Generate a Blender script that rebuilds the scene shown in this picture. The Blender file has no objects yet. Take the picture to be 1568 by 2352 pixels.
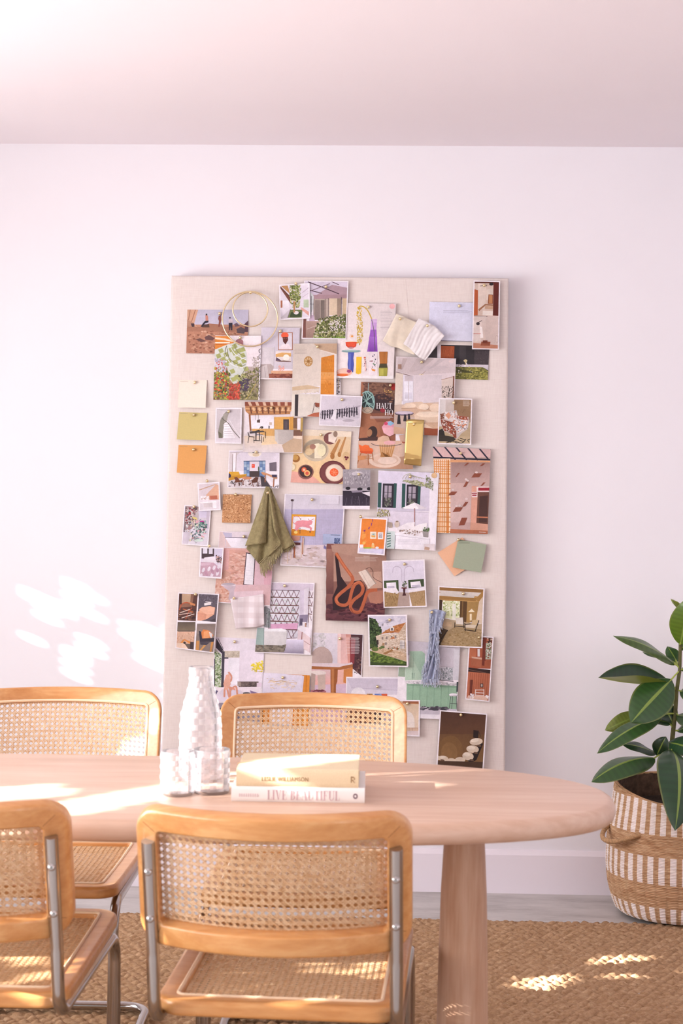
import bpy, bmesh, math, random
import numpy as np
from mathutils import Vector, Matrix
from math import sin, cos, pi, radians, sqrt, atan2, tan

# ------------------------------------------------------------------ scene
S = bpy.context.scene
COL = S.collection
S.view_settings.view_transform = 'Standard'
S.view_settings.look = 'None'
S.view_settings.gamma = 1.0
S.view_settings.use_curve_mapping = False
S.view_settings.exposure = 0.0
S.cycles.max_bounces = 8
S.cycles.diffuse_bounces = 4
S.cycles.glossy_bounces = 5
S.cycles.transmission_bounces = 10
S.cycles.transparent_max_bounces = 12
S.cycles.use_denoising = True
S.cycles.use_adaptive_sampling = True
S.cycles.adaptive_threshold = 0.02
S.cycles.sample_clamp_indirect = 6.0
S.cycles.caustics_refractive = False
S.cycles.caustics_reflective = False

# ------------------------------------------------------------------ camera
FPX, PX0, YH, HC = 3900.0, 784.0, 1090.0, 1.37
YAW, ROLL = radians(1.8), radians(0.66)
F_ = Vector((-sin(YAW), cos(YAW), 0))
R0 = Vector((cos(YAW), sin(YAW), 0)); U0 = Vector((0, 0, 1))
R_ = R0 * cos(ROLL) + U0 * sin(ROLL)
U_ = -R0 * sin(ROLL) + U0 * cos(ROLL)
CAM = Vector((0, 0, HC))
cd = bpy.data.cameras.new('camera')
cam = bpy.data.objects.new('camera', cd); COL.objects.link(cam)
M = Matrix((R_, U_, -F_)).transposed().to_4x4(); M.translation = CAM
cam.matrix_world = M
cd.sensor_fit = 'VERTICAL'; cd.sensor_height = 36.0
cd.lens = FPX / 2352 * 36.0
cd.shift_y = -(1176 - YH) / 2352
cd.dof.use_dof = True
cd.dof.focus_distance = 5.45
cd.dof.aperture_fstop = 8.5
cd.clip_start = 0.05
S.camera = cam

def ray(px, py):
    return F_ + R_ * ((px - PX0) / FPX) + U_ * (-(py - YH) / FPX)
def atd(px, py, d): return CAM + ray(px, py) * d
def atY(px, py, Y):
    r = ray(px, py); return CAM + r * (Y / r.y)
def atz(px, py, z):
    r = ray(px, py); return CAM + r * ((z - HC) / r.z)

YW = 5.61           # back wall
ZC = 2.458          # ceiling

# ------------------------------------------------------------------ colour
def lin(c): return c / 12.92 if c <= .04045 else ((c + .055) / 1.055) ** 2.4
def hx(h, k=1.0):
    return tuple(min(1, lin(int(h[i:i + 2], 16) / 255) * k) for i in (0, 2, 4))

# ------------------------------------------------------------------ objects
def tag(o, label=None, cat=None, group=None, kind=None):
    if label: o['label'] = label
    if cat: o['category'] = cat
    if group: o['group'] = group
    if kind: o['kind'] = kind
    return o
def empty(name, loc=(0, 0, 0), rz=0.0):
    o = bpy.data.objects.new(name, None); COL.objects.link(o)
    o.location = loc; o.rotation_euler = (0, 0, rz); o.empty_display_size = .05
    return o

class MB:
    def __init__(s): s.v = []; s.f = []; s.c = []
    def add(s, vs, fs, col=None):
        b = len(s.v); s.v += [tuple(v) for v in vs]
        for f in fs:
            s.f.append([i + b for i in f]); s.c.append(col)
        return s
    def box(s, x0, y0, z0, x1, y1, z1):
        vs = [(x, y, z) for z in (z0, z1) for y in (y0, y1) for x in (x0, x1)]
        return s.add(vs, [(0, 2, 3, 1), (4, 5, 7, 6), (0, 1, 5, 4), (2, 6, 7, 3), (0, 4, 6, 2), (1, 3, 7, 5)])
    def tube(s, pts, r, seg=12, closed=False, caps=True, rf=None):
        pts = [Vector(p) for p in pts]; n = len(pts)
        tg = []
        for i in range(n):
            a = pts[(i - 1) % n] if (closed or i > 0) else pts[0]
            b = pts[(i + 1) % n] if (closed or i < n - 1) else pts[-1]
            t = (b - a); tg.append(t.normalized() if t.length > 1e-9 else Vector((0, 0, 1)))
        ref = Vector((0, 0, 1)) if abs(tg[0].z) < .9 else Vector((1, 0, 0))
        nrm = (ref - tg[0] * ref.dot(tg[0])).normalized()
        vs = []
        for i in range(n):
            nrm = (nrm - tg[i] * nrm.dot(tg[i])).normalized(); bn = tg[i].cross(nrm)
            rr = r if rf is None else rf(i / max(1, n - 1))
            for k in range(seg):
                a = 2 * pi * k / seg; vs.append(pts[i] + nrm * (rr * cos(a)) + bn * (rr * sin(a)))
        fs = []
        for i in range(n if closed else n - 1):
            j = (i + 1) % n
            for k in range(seg):
                l = (k + 1) % seg
                fs.append((i * seg + k, i * seg + l, j * seg + l, j * seg + k))
        if caps and not closed:
            fs.append(tuple(range(seg))[::-1]); fs.append(tuple((n - 1) * seg + k for k in range(seg)))
        return s.add(vs, fs)
    def sphere(s, c, r, seg=16, rings=10, sc=(1, 1, 1)):
        c = Vector(c); vs = [c + Vector((0, 0, r * sc[2]))]; fs = []
        for i in range(1, rings):
            p = pi * i / rings
            for k in range(seg):
                a = 2 * pi * k / seg
                vs.append(c + Vector((r * sin(p) * cos(a) * sc[0], r * sin(p) * sin(a) * sc[1], r * cos(p) * sc[2])))
        vs.append(c - Vector((0, 0, r * sc[2])))
        for k in range(seg):
            l = (k + 1) % seg
            fs.append((0, 1 + k, 1 + l)); fs.append((len(vs) - 1, 1 + (rings - 2) * seg + l, 1 + (rings - 2) * seg + k))
            for i in range(rings - 2):
                a = 1 + i * seg
                fs.append((a + k, a + seg + k, a + seg + l, a + l))
        return s.add(vs, fs)
    def lathe(s, prof, seg=48, c=(0, 0, 0), fn=None):
        vs = []; fs = []; m = len(prof)
        for k in range(seg):
            a = 2 * pi * k / seg
            for (r, z) in prof:
                q = (r * cos(a), r * sin(a), z)
                if fn: q = fn(*q)
                vs.append((q[0] + c[0], q[1] + c[1], q[2] + c[2]))
        for k in range(seg):
            l = (k + 1) % seg
            for i in range(m - 1):
                fs.append((k * m + i, l * m + i, l * m + i + 1, k * m + i + 1))
        return s.add(vs, fs)
    def prism(s, outline, z0, z1):
        n = len(outline)
        vs = [(x, y, z0) for x, y in outline] + [(x, y, z1) for x, y in outline]
        fs = [tuple(range(n))[::-1], tuple(range(n, 2 * n))]
        fs += [(i, (i + 1) % n, n + (i + 1) % n, n + i) for i in range(n)]
        return s.add(vs, fs)
    def grid(s, P, closed_u=False):
        n, m = len(P), len(P[0]); vs = [p for row in P for p in row]; fs = []
        for i in range(n if closed_u else n - 1):
            j = (i + 1) % n
            for k in range(m - 1):
                fs.append((i * m + k, j * m + k, j * m + k + 1, i * m + k + 1))
        return s.add(vs, fs)
    def build(s, name, mat=None, parent=None, angle=40, smooth=True, weld=False, solid=0, off=0, bevel=0, sub=0, recalc=False):
        me = bpy.data.meshes.new(name); me.from_pydata(s.v, [], s.f); 
        if any(c is not None for c in s.c):
            at = me.color_attributes.new('tone', 'FLOAT_COLOR', 'CORNER')
            arr = np.ones((len(me.loops), 4), dtype=np.float32); i = 0
            for f, c in zip(s.f, s.c):
                if c is None: c = (.8, .8, .8)
                if isinstance(c[0], (tuple, list)):
                    for q in range(len(f)): arr[i + q, :3] = c[q]
                else: arr[i:i + len(f), :3] = c
                i += len(f)
            at.data.foreach_set('color', arr.ravel())
        if weld or recalc:
            bm = bmesh.new(); bm.from_mesh(me)
            if weld: bmesh.ops.remove_doubles(bm, verts=bm.verts, dist=1e-5)
            if recalc: bmesh.ops.recalc_face_normals(bm, faces=bm.faces)
            bm.to_mesh(me); bm.free()
        if smooth:
            me.polygons.foreach_set('use_smooth', [True] * len(me.polygons))
            me.set_sharp_from_angle(angle=radians(angle))
        if mat: me.materials.append(mat)
        me.update()
        o = bpy.data.objects.new(name, me); COL.objects.link(o)
        if parent: o.parent = parent
        if solid:
            md = o.modifiers.new('solid', 'SOLIDIFY'); md.thickness = solid; md.offset = off
        if bevel:
            md = o.modifiers.new('bevel', 'BEVEL'); md.width = bevel; md.segments = 3; md.limit_method = 'ANGLE'
        if sub:
            md = o.modifiers.new('sub', 'SUBSURF'); md.levels = sub; md.render_levels = sub
        return o

def copy_tree(o, parent=None):
    c = o.copy(); COL.objects.link(c)
    if parent: c.parent = parent
    for ch in o.children: copy_tree(ch, c)
    return c

def fillet(pts, r, n=8):
    pts = [Vector(p) for p in pts]; out = [pts[0]]
    for i in range(1, len(pts) - 1):
        p, a, b = pts[i], pts[i - 1], pts[i + 1]
        u = (a - p); v = (b - p); rr = r[i] if isinstance(r, (list, tuple)) else r
        ang = u.angle(v); d = min(rr / tan(ang / 2), u.length * .49, v.length * .49)
        u.normalize(); v.normalize()
        A, B = p + u * d, p + v * d
        R = d * tan(ang / 2); bis = (u + v).normalized(); c = p + bis * (R / sin(ang / 2))
        va, vb = A - c, B - c; tot = va.angle(vb)
        for k in range(n + 1):
            t = k / n; out.append(c + (va * sin((1 - t) * tot) + vb * sin(t * tot)) / sin(tot))
    out.append(pts[-1]); return out

# ------------------------------------------------------------------ materials
def nodes(name):
    m = bpy.data.materials.new(name); m.use_nodes = True
    nt = m.node_tree; b = nt.nodes['Principled BSDF']
    return m, nt, b
def N(nt, t, **kw):
    n = nt.nodes.new(t)
    for k, v in kw.items():
        if k in n.inputs: n.inputs[k].default_value = v
        else: setattr(n, k, v)
    return n
def L(nt, a, b): nt.links.new(a, b)
def coords(nt, scale=(1, 1, 1), kind='Object', rot=(0, 0, 0)):
    tc = N(nt, 'ShaderNodeTexCoord'); mp = N(nt, 'ShaderNodeMapping'); mp.inputs['Scale'].default_value = scale
    mp.inputs['Rotation'].default_value = rot
    L(nt, tc.outputs[kind], mp.inputs['Vector']); return mp.outputs['Vector']
def ramp(nt, fac, stops):
    r = N(nt, 'ShaderNodeValToRGB'); e = r.color_ramp.elements
    while len(e) < len(stops): e.new(.5)
    for el, (p, c) in zip(e, stops): el.position = p; el.color = (*c, 1)
    L(nt, fac, r.inputs['Fac']); return r.outputs['Color']
def bump(nt, b, h, strength=.3, dist=.002):
    n = N(nt, 'ShaderNodeBump'); n.inputs['Strength'].default_value = strength; n.inputs['Distance'].default_value = dist
    L(nt, h, n.inputs['Height']); L(nt, n.outputs['Normal'], b.inputs['Normal']); return n
def plain(name, c, rough=.6, metal=0.0, spec=.5, noise=0.0, nscale=40, bstr=0.0, bscale=200, bdist=.001, coat=0):
    m, nt, b = nodes(name); c = hx(c) if isinstance(c, str) else c
    b.inputs['Base Color'].default_value = (*c, 1); b.inputs['Roughness'].default_value = rough
    b.inputs['Metallic'].default_value = metal; b.inputs['Specular IOR Level'].default_value = spec
    b.inputs['Coat Weight'].default_value = coat
    if noise:
        v = coords(nt); t = N(nt, 'ShaderNodeTexNoise', Scale=nscale, Detail=4.0); L(nt, v, t.inputs['Vector'])
        lo = tuple(x * (1 - noise) for x in c); hi = tuple(min(1, x * (1 + noise)) for x in c)
        L(nt, ramp(nt, t.outputs['Fac'], [(.3, lo), (.7, hi)]), b.inputs['Base Color'])
    if bstr:
        v = coords(nt); t = N(nt, 'ShaderNodeTexNoise', Scale=bscale, Detail=3.0); L(nt, v, t.inputs['Vector'])
        bump(nt, b, t.outputs['Fac'], bstr, bdist)
    return m
def wood(name, c0, c1, c2, scale=(3, 40, 40), rough=.45, coat=.0):
    m, nt, b = nodes(name)
    v = coords(nt, scale); t = N(nt, 'ShaderNodeTexNoise', Scale=1.0, Detail=6.0, Roughness=.6, Distortion=.6); L(nt, v, t.inputs['Vector'])
    v2 = coords(nt, tuple(x * 4.5 for x in scale)); t2 = N(nt, 'ShaderNodeTexNoise', Scale=1.0, Detail=3.0); L(nt, v2, t2.inputs['Vector'])
    mx = N(nt, 'ShaderNodeMath', operation='MULTIPLY_ADD'); L(nt, t2.outputs['Fac'], mx.inputs[0]); mx.inputs[1].default_value = .35; 
    ad = N(nt, 'ShaderNodeMath', operation='MULTIPLY_ADD'); L(nt, t.outputs['Fac'], ad.inputs[0]); ad.inputs[1].default_value = .75; L(nt, mx.outputs[0], ad.inputs[2])
    mx.inputs[2].default_value = 0.0
    L(nt, ramp(nt, ad.outputs[0], [(.38, hx(c0)), (.55, hx(c1)), (.72, hx(c2))]), b.inputs['Base Color'])
    b.inputs['Roughness'].default_value = rough; b.inputs['Coat Weight'].default_value = coat
    bump(nt, b, t2.outputs['Fac'], .08, .0006)
    return m

MT = {}
MT['wall'] = plain('wall_paint', 'f2eef3', .7, noise=.012, nscale=2.2, bstr=.05, bscale=90, bdist=.001)
MT['ceiling'] = plain('ceiling_paint', 'f4ebef', .8, noise=.012, nscale=1.5, bstr=.05, bscale=90)
MT['trim'] = plain('baseboard_paint', 'f3ebf2', .4)
MT['chrome'] = plain('chrome', (.46, .43, .41), .18, 1.0)
MT['brass'] = plain('brass', (.90, .74, .44), .32, 1.0)
MT['hoop'] = plain('pale_brass', (.80, .66, .42), .3, 1.0)
MT['table'] = wood('table_oak', 'cda78d', 'd7b49c', 'e0c2ac', (1.6, 22, 22), .38)
MT['chairwood'] = wood('beech', 'c48449', 'd19459', 'dba56c', (6, 30, 30), .32, .25)
def cane_mat():
    m, nt, b = nodes('cane')
    v = coords(nt, (120, 120, 120)); t = N(nt, 'ShaderNodeTexNoise', Scale=1.0, Detail=3.0); L(nt, v, t.inputs['Vector'])
    L(nt, ramp(nt, t.outputs['Fac'], [(.3, hx('dcae7c')), (.55, hx('eccba2')), (.8, hx('f5dfc2'))]), b.inputs['Base Color'])
    b.inputs['Roughness'].default_value = .42; return m
MT['cane'] = cane_mat()
MT['reed'] = plain('reed_spline', 'f3d9b8', .45)
def concrete():
    m, nt, b = nodes('concrete')
    v = coords(nt, (3, 9, 3)); t = N(nt, 'ShaderNodeTexNoise', Scale=1.6, Detail=8.0, Roughness=.65); L(nt, v, t.inputs['Vector'])
    L(nt, ramp(nt, t.outputs['Fac'], [(.3, hx('aca6a2')), (.5, hx('c6c1bd')), (.7, hx('d4cfcb'))]), b.inputs['Base Color'])
    b.inputs['Roughness'].default_value = .5; return m
MT['floor'] = concrete()
def linen():
    m, nt, b = nodes('linen')
    v = coords(nt, (260, 40, 40)); t = N(nt, 'ShaderNodeTexNoise', Scale=1.0, Detail=3.0); L(nt, v, t.inputs['Vector'])
    v2 = coords(nt, (30, 40, 420)); t2 = N(nt, 'ShaderNodeTexNoise', Scale=1.0, Detail=2.0); L(nt, v2, t2.inputs['Vector'])
    ad = N(nt, 'ShaderNodeMath', operation='ADD'); L(nt, t.outputs['Fac'], ad.inputs[0]); L(nt, t2.outputs['Fac'], ad.inputs[1])
    hf = N(nt, 'ShaderNodeMath', operation='MULTIPLY'); L(nt, ad.outputs[0], hf.inputs[0]); hf.inputs[1].default_value = .5
    L(nt, ramp(nt, hf.outputs[0], [(.25, hx('dccfca')), (.5, hx('e4d8d3')), (.75, hx('e9dfda'))]), b.inputs['Base Color'])
    b.inputs['Roughness'].default_value = .9; bump(nt, b, hf.outputs[0], .25, .001); return m
MT['linen'] = linen()
def printed(name, rough, a0=.95, a1=1.03, b0=.90, b1=1.06):
    m, nt, b = nodes(name)
    a = N(nt, 'ShaderNodeVertexColor'); a.layer_name = 'tone'
    v = coords(nt, (1, 1, 1)); t = N(nt, 'ShaderNodeTexNoise', Scale=260.0, Detail=2.0); L(nt, v, t.inputs['Vector'])
    mp = N(nt, 'ShaderNodeMapRange'); L(nt, t.outputs['Fac'], mp.inputs['Value'])
    mp.inputs['From Min'].default_value = .3; mp.inputs['From Max'].default_value = .7; mp.inputs['To Min'].default_value = a0; mp.inputs['To Max'].default_value = a1
    t3 = N(nt, 'ShaderNodeTexNoise', Scale=48.0, Detail=5.0, Roughness=.65); L(nt, v, t3.inputs['Vector'])
    m3 = N(nt, 'ShaderNodeMapRange'); L(nt, t3.outputs['Fac'], m3.inputs['Value']); m3.inputs['From Min'].default_value = .3; m3.inputs['From Max'].default_value = .7; m3.inputs['To Min'].default_value = b0; m3.inputs['To Max'].default_value = b1
    mm = N(nt, 'ShaderNodeMath', operation='MULTIPLY'); L(nt, mp.outputs[0], mm.inputs[0]); L(nt, m3.outputs[0], mm.inputs[1])
    mx = N(nt, 'ShaderNodeVectorMath', operation='SCALE'); L(nt, a.outputs['Color'], mx.inputs[0]); L(nt, mm.outputs[0], mx.inputs['Scale'])
    L(nt, mx.outputs[0], b.inputs['Base Color']); b.inputs['Roughness'].default_value = rough; b.inputs['Specular IOR Level'].default_value = .3
    return m
MT['print'] = printed('printed_paper', .55)
MT['card'] = printed('card_paper', .75, .97, 1.02, .985, 1.01)
WORLD, SUN, WIN = .45, 30.0, 95.0
S.view_settings.exposure = 0.62
# ------------------------------------------------------------------ room shell
XL, XR, YB = -2.6, 2.7, -1.6
def struct(name, mb, mat, **k):
    o = mb.build(name, mat, smooth=False, **k); o['kind'] = 'structure'; return o
struct('floor', MB().box(XL - .1, YB, -.1, XR + .1, YW + .12, 0), MT['floor'])
struct('ceiling', MB().box(XL - .1, YB, ZC, XR + .1, YW + .12, ZC + .12), MT['ceiling'])
struct('wall_back', MB().box(XL - .1, YW, 0, XR + .1, YW + .12, ZC), MT['wall'])
struct('wall_right', MB().box(XR, YB, 0, XR + .12, YW, ZC), MT['wall'])
# left wall with one wide window opening
WY0, WY1, WZ0, WZ1 = -.9, 5.2, .75, 2.3
wl = MB()
wl.box(XL - .12, YB, 0, XL, YW, WZ0); wl.box(XL - .12, YB, WZ1, XL, YW, ZC)
wl.box(XL - .12, YB, WZ0, XL, WY0, WZ1); wl.box(XL - .12, WY1, WZ0, XL, YW, WZ1)
struct('wall_left', wl, MT['wall'])
bb = MB()
prof = [(0, 0), (-.016, 0), (-.016, .126), (-.0145, .1285), (-.007, .140), (-.005, .1415), (0, .1415)]
vs = [(x, YW + y, z) for x in (XL, XR) for (y, z) in prof]; n = len(prof)
bb.add(vs, [(i, i + 1, n + i + 1, n + i) for i in range(n - 1)])
struct('baseboard_back', bb, MT['trim'])

# ------------------------------------------------------------------ rug with real relief
def make_rug():
    x0, x1, y0, y1, st = -1.75, 1.75, 2.5, 5.235, .0046
    nx, ny = int((x1 - x0) / st) + 1, int((y1 - y0) / st) + 1
    rng = np.random.default_rng(4)
    X, Y = np.meshgrid(np.linspace(x0, x1, nx), np.linspace(y0, y1, ny))
    def smooth_noise(sc, seed):
        g = np.random.default_rng(seed).random((int((y1 - y0) / sc) + 3, int((x1 - x0) / sc) + 3))
        fx, fy = (X - x0) / sc, (Y - y0) / sc; ix, iy = fx.astype(int), fy.astype(int); tx, ty = fx - ix, fy - iy
        tx = tx * tx * (3 - 2 * tx); ty = ty * ty * (3 - 2 * ty)
        return (g[iy, ix] * (1 - tx) + g[iy, ix + 1] * tx) * (1 - ty) + (g[iy + 1, ix] * (1 - tx) + g[iy + 1, ix + 1] * tx) * ty
    px, py = .030, .0265
    xx = X + .008 * (smooth_noise(.06, 1) - .5); yy = Y + .010 * (smooth_noise(.05, 2) - .5)
    row = np.floor(yy / py); xo = xx / px + .5 * (row % 2)
    cx = xo - np.floor(xo) - .5; cy = yy / py - row - .5
    # twisted chunky loops laid in staggered rows
    d = np.sqrt((cx * 1.02 + .25 * cy) ** 2 + (cy * 1.08 - .22 * cx) ** 2)
    h = np.clip(1 - (d / .62) ** 2, 0, 1) ** .55
    amp = .7 + .6 * smooth_noise(.018, 3)
    Z = -.003 + .0140 * h * amp + .0030 * (smooth_noise(.007, 5) - .5)
    edge = .010 * (smooth_noise(.03, 6) - .5) * (Y > y1 - st * 2.5); Y2 = Y + edge
    Z = np.where((Y > y1 - st * 1.5), .001, Z)
    V = np.stack([X, Y2, Z], -1).reshape(-1, 3).astype(np.float32)
    i = np.arange((ny - 1) * (nx - 1)); r, c = i // (nx - 1), i % (nx - 1); a = r * nx + c
    Q = np.stack([a, a + 1, a + nx + 1, a + nx], -1).astype(np.int32)
    me = bpy.data.meshes.new('jute_rug')
    me.vertices.add(len(V)); me.vertices.foreach_set('co', V.ravel())
    me.loops.add(Q.size); me.loops.foreach_set('vertex_index', Q.ravel())
    me.polygons.add(len(Q)); me.polygons.foreach_set('loop_start', np.arange(0, Q.size, 4, dtype=np.int32))
    me.polygons.foreach_set('use_smooth', np.ones(len(Q), dtype=bool)); me.update(); me.validate()
    m, nt, b = nodes('jute')
    v = coords(nt, (60, 140, 60)); t = N(nt, 'ShaderNodeTexNoise', Scale=1.0, Detail=5.0, Roughness=.7); L(nt, v, t.inputs['Vector'])
    L(nt, ramp(nt, t.outputs['Fac'], [(.25, hx('8f6a49')), (.5, hx('b38f6d')), (.75, hx('cfb08f'))]), b.inputs['Base Color'])
    b.inputs['Roughness'].default_value = .9; b.inputs['Specular IOR Level'].default_value = .15
    v2 = coords(nt, (500, 500, 500)); t2 = N(nt, 'ShaderNodeTexNoise', Scale=1.0, Detail=3.0); L(nt, v2, t2.inputs['Vector'])
    bump(nt, b, t2.outputs['Fac'], .6, .002)
    me.materials.append(m)
    o = bpy.data.objects.new('jute_rug', me); COL.objects.link(o)
    tag(o, 'chunky brown woven jute rug covering the concrete floor under table', 'rug')
make_rug()

# ------------------------------------------------------------------ table
TZ = .75
def table_outline(inset=0.0, n=56):
    x0, y0, a = -.25, 3.33, .685; out = []
    for side, xs in ((1, x0), (-1, x0 - 1.55)):
        for i in range(n + 1):
            t = pi / 2 * (1 - 2 * i / n) if side == 1 else pi / 2 + pi * i / n
            if side == -1: t = -pi / 2 - pi * i / n
            c, s = cos(t), sin(t); b, e = (.387, 2.05) if s > 0 else (.327, 2.5)
            aa = a - inset; b -= inset
            out.append((xs + math.copysign(abs(c) ** (2 / e), c) * aa, y0 + math.copysign(abs(s) ** (2 / e), s) * b))
    return out
def make_table():
    root = empty('dining_table', (-.9, 3.33, 0))
    tag(root, 'long pale oak dining table with rounded end and thick round leg', 'table')
    mb = MB(); rings = []
    prof = [(.30, .708), (.020, .708), (.010, .7105), (.003, .7175), (0, .727), (.001, .737), (.005, .744), (.011, .7485), (.018, .75), (.30, .75)]
    for ins, z in prof:
        rings.append([(x + .9, y - 3.33, z) for x, y in table_outline(ins)])
    mb.grid([list(c) for c in zip(*rings)], closed_u=True)
    nn = len(rings[0])
    mb.add(rings[-1], [tuple(range(nn))[::-1]]); mb.add(rings[0], [tuple(range(nn))])
    mb.build('tabletop', MT['table'], root, angle=50, recalc=True)
    m2 = wood('leg_oak', 'b58a6c', 'c39c80', 'cfab92', (30, 30, 2.2), .5)
    def leg(x, y):
        mb = MB(); P = []
        for k in range(40):
            a = 2 * pi * k / 40; col = []
            for (z, w, dep) in [(.013, .050, .050), (.15, .051, .052), (.30, .0500, .054), (.45, .0475, .058), (.56, .0445, .060), (.64, .0405, .06), (.709, .0375, .058)]:
                e = 2.6; c, s = cos(a), sin(a)
                col.append((x + math.copysign(abs(c) ** (2 / e), c) * w, y + math.copysign(abs(s) ** (2 / e), s) * dep, z))
            P.append(col)
        mb.grid(P, closed_u=True); mb.build('leg', m2, root, angle=60)
    leg(.144 + .9, 3.33 - 3.33); leg(-1.95 + .9, 0)
make_table()

# ------------------------------------------------------------------ cane chairs
def rrect(w, h, r, o, nc=8, ns=10):
    """rounded rectangle inset by o, same point count for every inset"""
    w2, h2 = w / 2 - o, h / 2 - o; rr = max(r - o, .010); pts = []
    for (cx, cy, a0) in ((w2 - rr, h2 - rr, 0), (-w2 + rr, h2 - rr, pi / 2), (-w2 + rr, -h2 + rr, pi), (w2 - rr, -h2 + rr, 1.5 * pi)):
        for k in range(nc + 1):
            a = a0 + pi / 2 * k / nc; pts.append((cx + rr * cos(a), cy + rr * sin(a)))
    out = []
    for i in range(len(pts)):
        p, q = pts[i], pts[(i + 1) % len(pts)]
        if i % (nc + 1) == nc:
            for k in range(ns): out.append((p[0] + (q[0] - p[0]) * k / ns, p[1] + (q[1] - p[1]) * k / ns))
        else: out.append(p)
    return out
def frame_mb(w, h, r, rail, th, mapf, rnd=.008):
    mb = MB(); prof = []
    for (o, n, sx, sy) in ((rnd, th / 2 - rnd, -1, 1), (rail - rnd * .6, th / 2 - rnd * .6, 1, 1), (rail - rnd * .6, -th / 2 + rnd * .6, 1, -1), (rnd, -th / 2 + rnd, -1, -1)):
        q = rnd if sx < 0 else rnd * .6
        a0 = {(-1, 1): pi, (1, 1): pi / 2, (1, -1): 0, (-1, -1): -pi / 2}[(sx, sy)]
        for k in range(5):
            a = a0 - pi / 2 * k / 4; prof.append((o + q * cos(a), n + q * sin(a)))
    cols = [[mapf(u, v, nn) for (u, v) in rrect(w, h, r, o)] for (o, nn) in prof]
    cols.append(cols[0])
    mb.grid([list(c) for c in zip(*cols)], closed_u=True); return mb
def cane_mb(w, h, mapf, n0=0.0, P=.0122):
    mb = MB(); th = .0009
    def ribbon(p, q, wd, nn):
        Ln = math.hypot(q[0] - p[0], q[1] - p[1])
        if Ln < .003: return
        k = max(1, int(Ln / .02)); dx, dy = (q[0] - p[0]) / Ln, (q[1] - p[1]) / Ln; rows = []
        for i in range(k + 1):
            t = i / k; cx, cy = p[0] + (q[0] - p[0]) * t, p[1] + (q[1] - p[1]) * t
            l, r = (cx - dy * wd / 2, cy + dx * wd / 2), (cx + dy * wd / 2, cy - dx * wd / 2)
            rows.append([mapf(l[0], l[1], n0 + nn - th / 2), mapf(l[0], l[1], n0 + nn), mapf(cx, cy, n0 + nn + th * .6), mapf(r[0], r[1], n0 + nn), mapf(r[0], r[1], n0 + nn - th / 2)])
        mb.grid(rows)
    nx, ny = int(w / P / 2) + 1, int(h / P / 2) + 1
    for i in range(-nx, nx + 1):
        for s in (-1, 1):
            x = i * P + s * .0015
            if abs(x) < w / 2: ribbon((x, -h / 2), (x, h / 2), .0017, .0003)
    for j in range(-ny, ny + 1):
        for s in (-1, 1):
            y = j * P + s * .0015
            if abs(y) < h / 2: ribbon((-w / 2, y), (w / 2, y), .0017, -.0003)
    for sgn in (1, -1):
        for k in range(-(nx + ny) - 1, nx + ny + 2):
            c = (k + .5) * P; a = []          # line y = sgn*x + c
            lo, hi = -w / 2, w / 2
            if sgn > 0: lo, hi = max(lo, -h / 2 - c), min(hi, h / 2 - c)
            else: lo, hi = max(lo, c - h / 2), min(hi, c + h / 2)
            if hi > lo: ribbon((lo, sgn * lo + c), (hi, sgn * hi + c), .0021, .0009 * sgn)
    return mb
BW, BH, LEAN = .465, .252, radians(15)
def back_map(u, v, n):
    bow = .085 * (1 - (u / (BW / 2)) ** 2)
    y = -.252 - bow - n * -1; z0 = v + BH / 2
    y = -.250 - bow + n            # +n faces the sitter
    return (u, y - z0 * sin(LEAN), .558 + z0 * cos(LEAN) + n * sin(LEAN))
def seat_map(u, v, n):
    t = (u / .23) ** 2; return (u, v + .03, .438 + n - .010 * (1 - t) * max(0, 1 - (v / .25) ** 2) + .006 * (v / .25))
def make_chair():
    root = empty('cane_chair')
    fr = frame_mb(BW, BH, .045, .040, .031, back_map).build('backrest', MT['chairwood'], root)
    cane_mb(BW - .072, BH - .072, back_map, .010).build('backrest_cane', MT['cane'], fr)
    sp = [back_map(u, v, .0160) for (u, v) in rrect(BW, BH, .045, .036)]
    MB().tube(sp, .0034, 6, closed=True).build('reed_edging', MT['reed'], fr)
    se = frame_mb(.428, .54, .05, .040, .028, seat_map).build('seat', MT['chairwood'], root)
    cane_mb(.428 - .070, .54 - .070, seat_map, .004).build('seat_cane', MT['cane'], se)
    sp = [seat_map(u, v, .0140) for (u, v) in rrect(.428, .54, .05, .035)]
    MB().tube(sp, .0034, 6, closed=True).build('reed_edging', MT['reed'], se)
    X, r = .207, .0115
    ty = lambda z: -.290 - (z - .558) * tan(LEAN)
    half = [(X, ty(.742), .742), (X, ty(.54), .54), (X, -.262, .416), (X, .275, .416), (X, .29, r + .001), (X, -.30, r + .001)]
    pts = half + [(-x, y, z) for x, y, z in half[::-1]]
    rad = [0, .15, .055, .06, .06, .06]; rad = rad + rad[::-1]
    jm = plain('joint_brown', '9a6434', .6)  # dark brown of the mitre seam itself
    for k in range(4):
        for n in (.0156, -.0156):
            MB().tube([back_map(*rrect(BW, BH, .045, o)[k * 19 + 4], n) for o in (.009, .016, .024, .032, .0355)], .0005, 5).build('mitre_joint', jm, fr)
    tf = MB().tube(fillet(pts, rad, 10), r, 16).build('tubular_frame', MT['chrome'], root)
    for s in (-1, 1):
        for z in (.69, .606):
            b = MB().sphere((0, 0, 0), .0072, 14, 8, (1, .62, 1)).tube([(0, .03, 0), (0, .0, 0)], .0045, 10)
            o = b.build('bolt', MT['chrome'], tf); o.location = (s * X, ty(z) - r + .0005, z); o.rotation_euler.x = -LEAN
    return root
chair = make_chair()
def put(o, x, y, rz, label):
    o.location = (x, y, .013); o.rotation_euler.z = rz
    tag(o, label, 'chair', 'cane cantilever chairs around the table')
c2, c3, c4 = copy_tree(chair), copy_tree(chair), copy_tree(chair)
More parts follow.
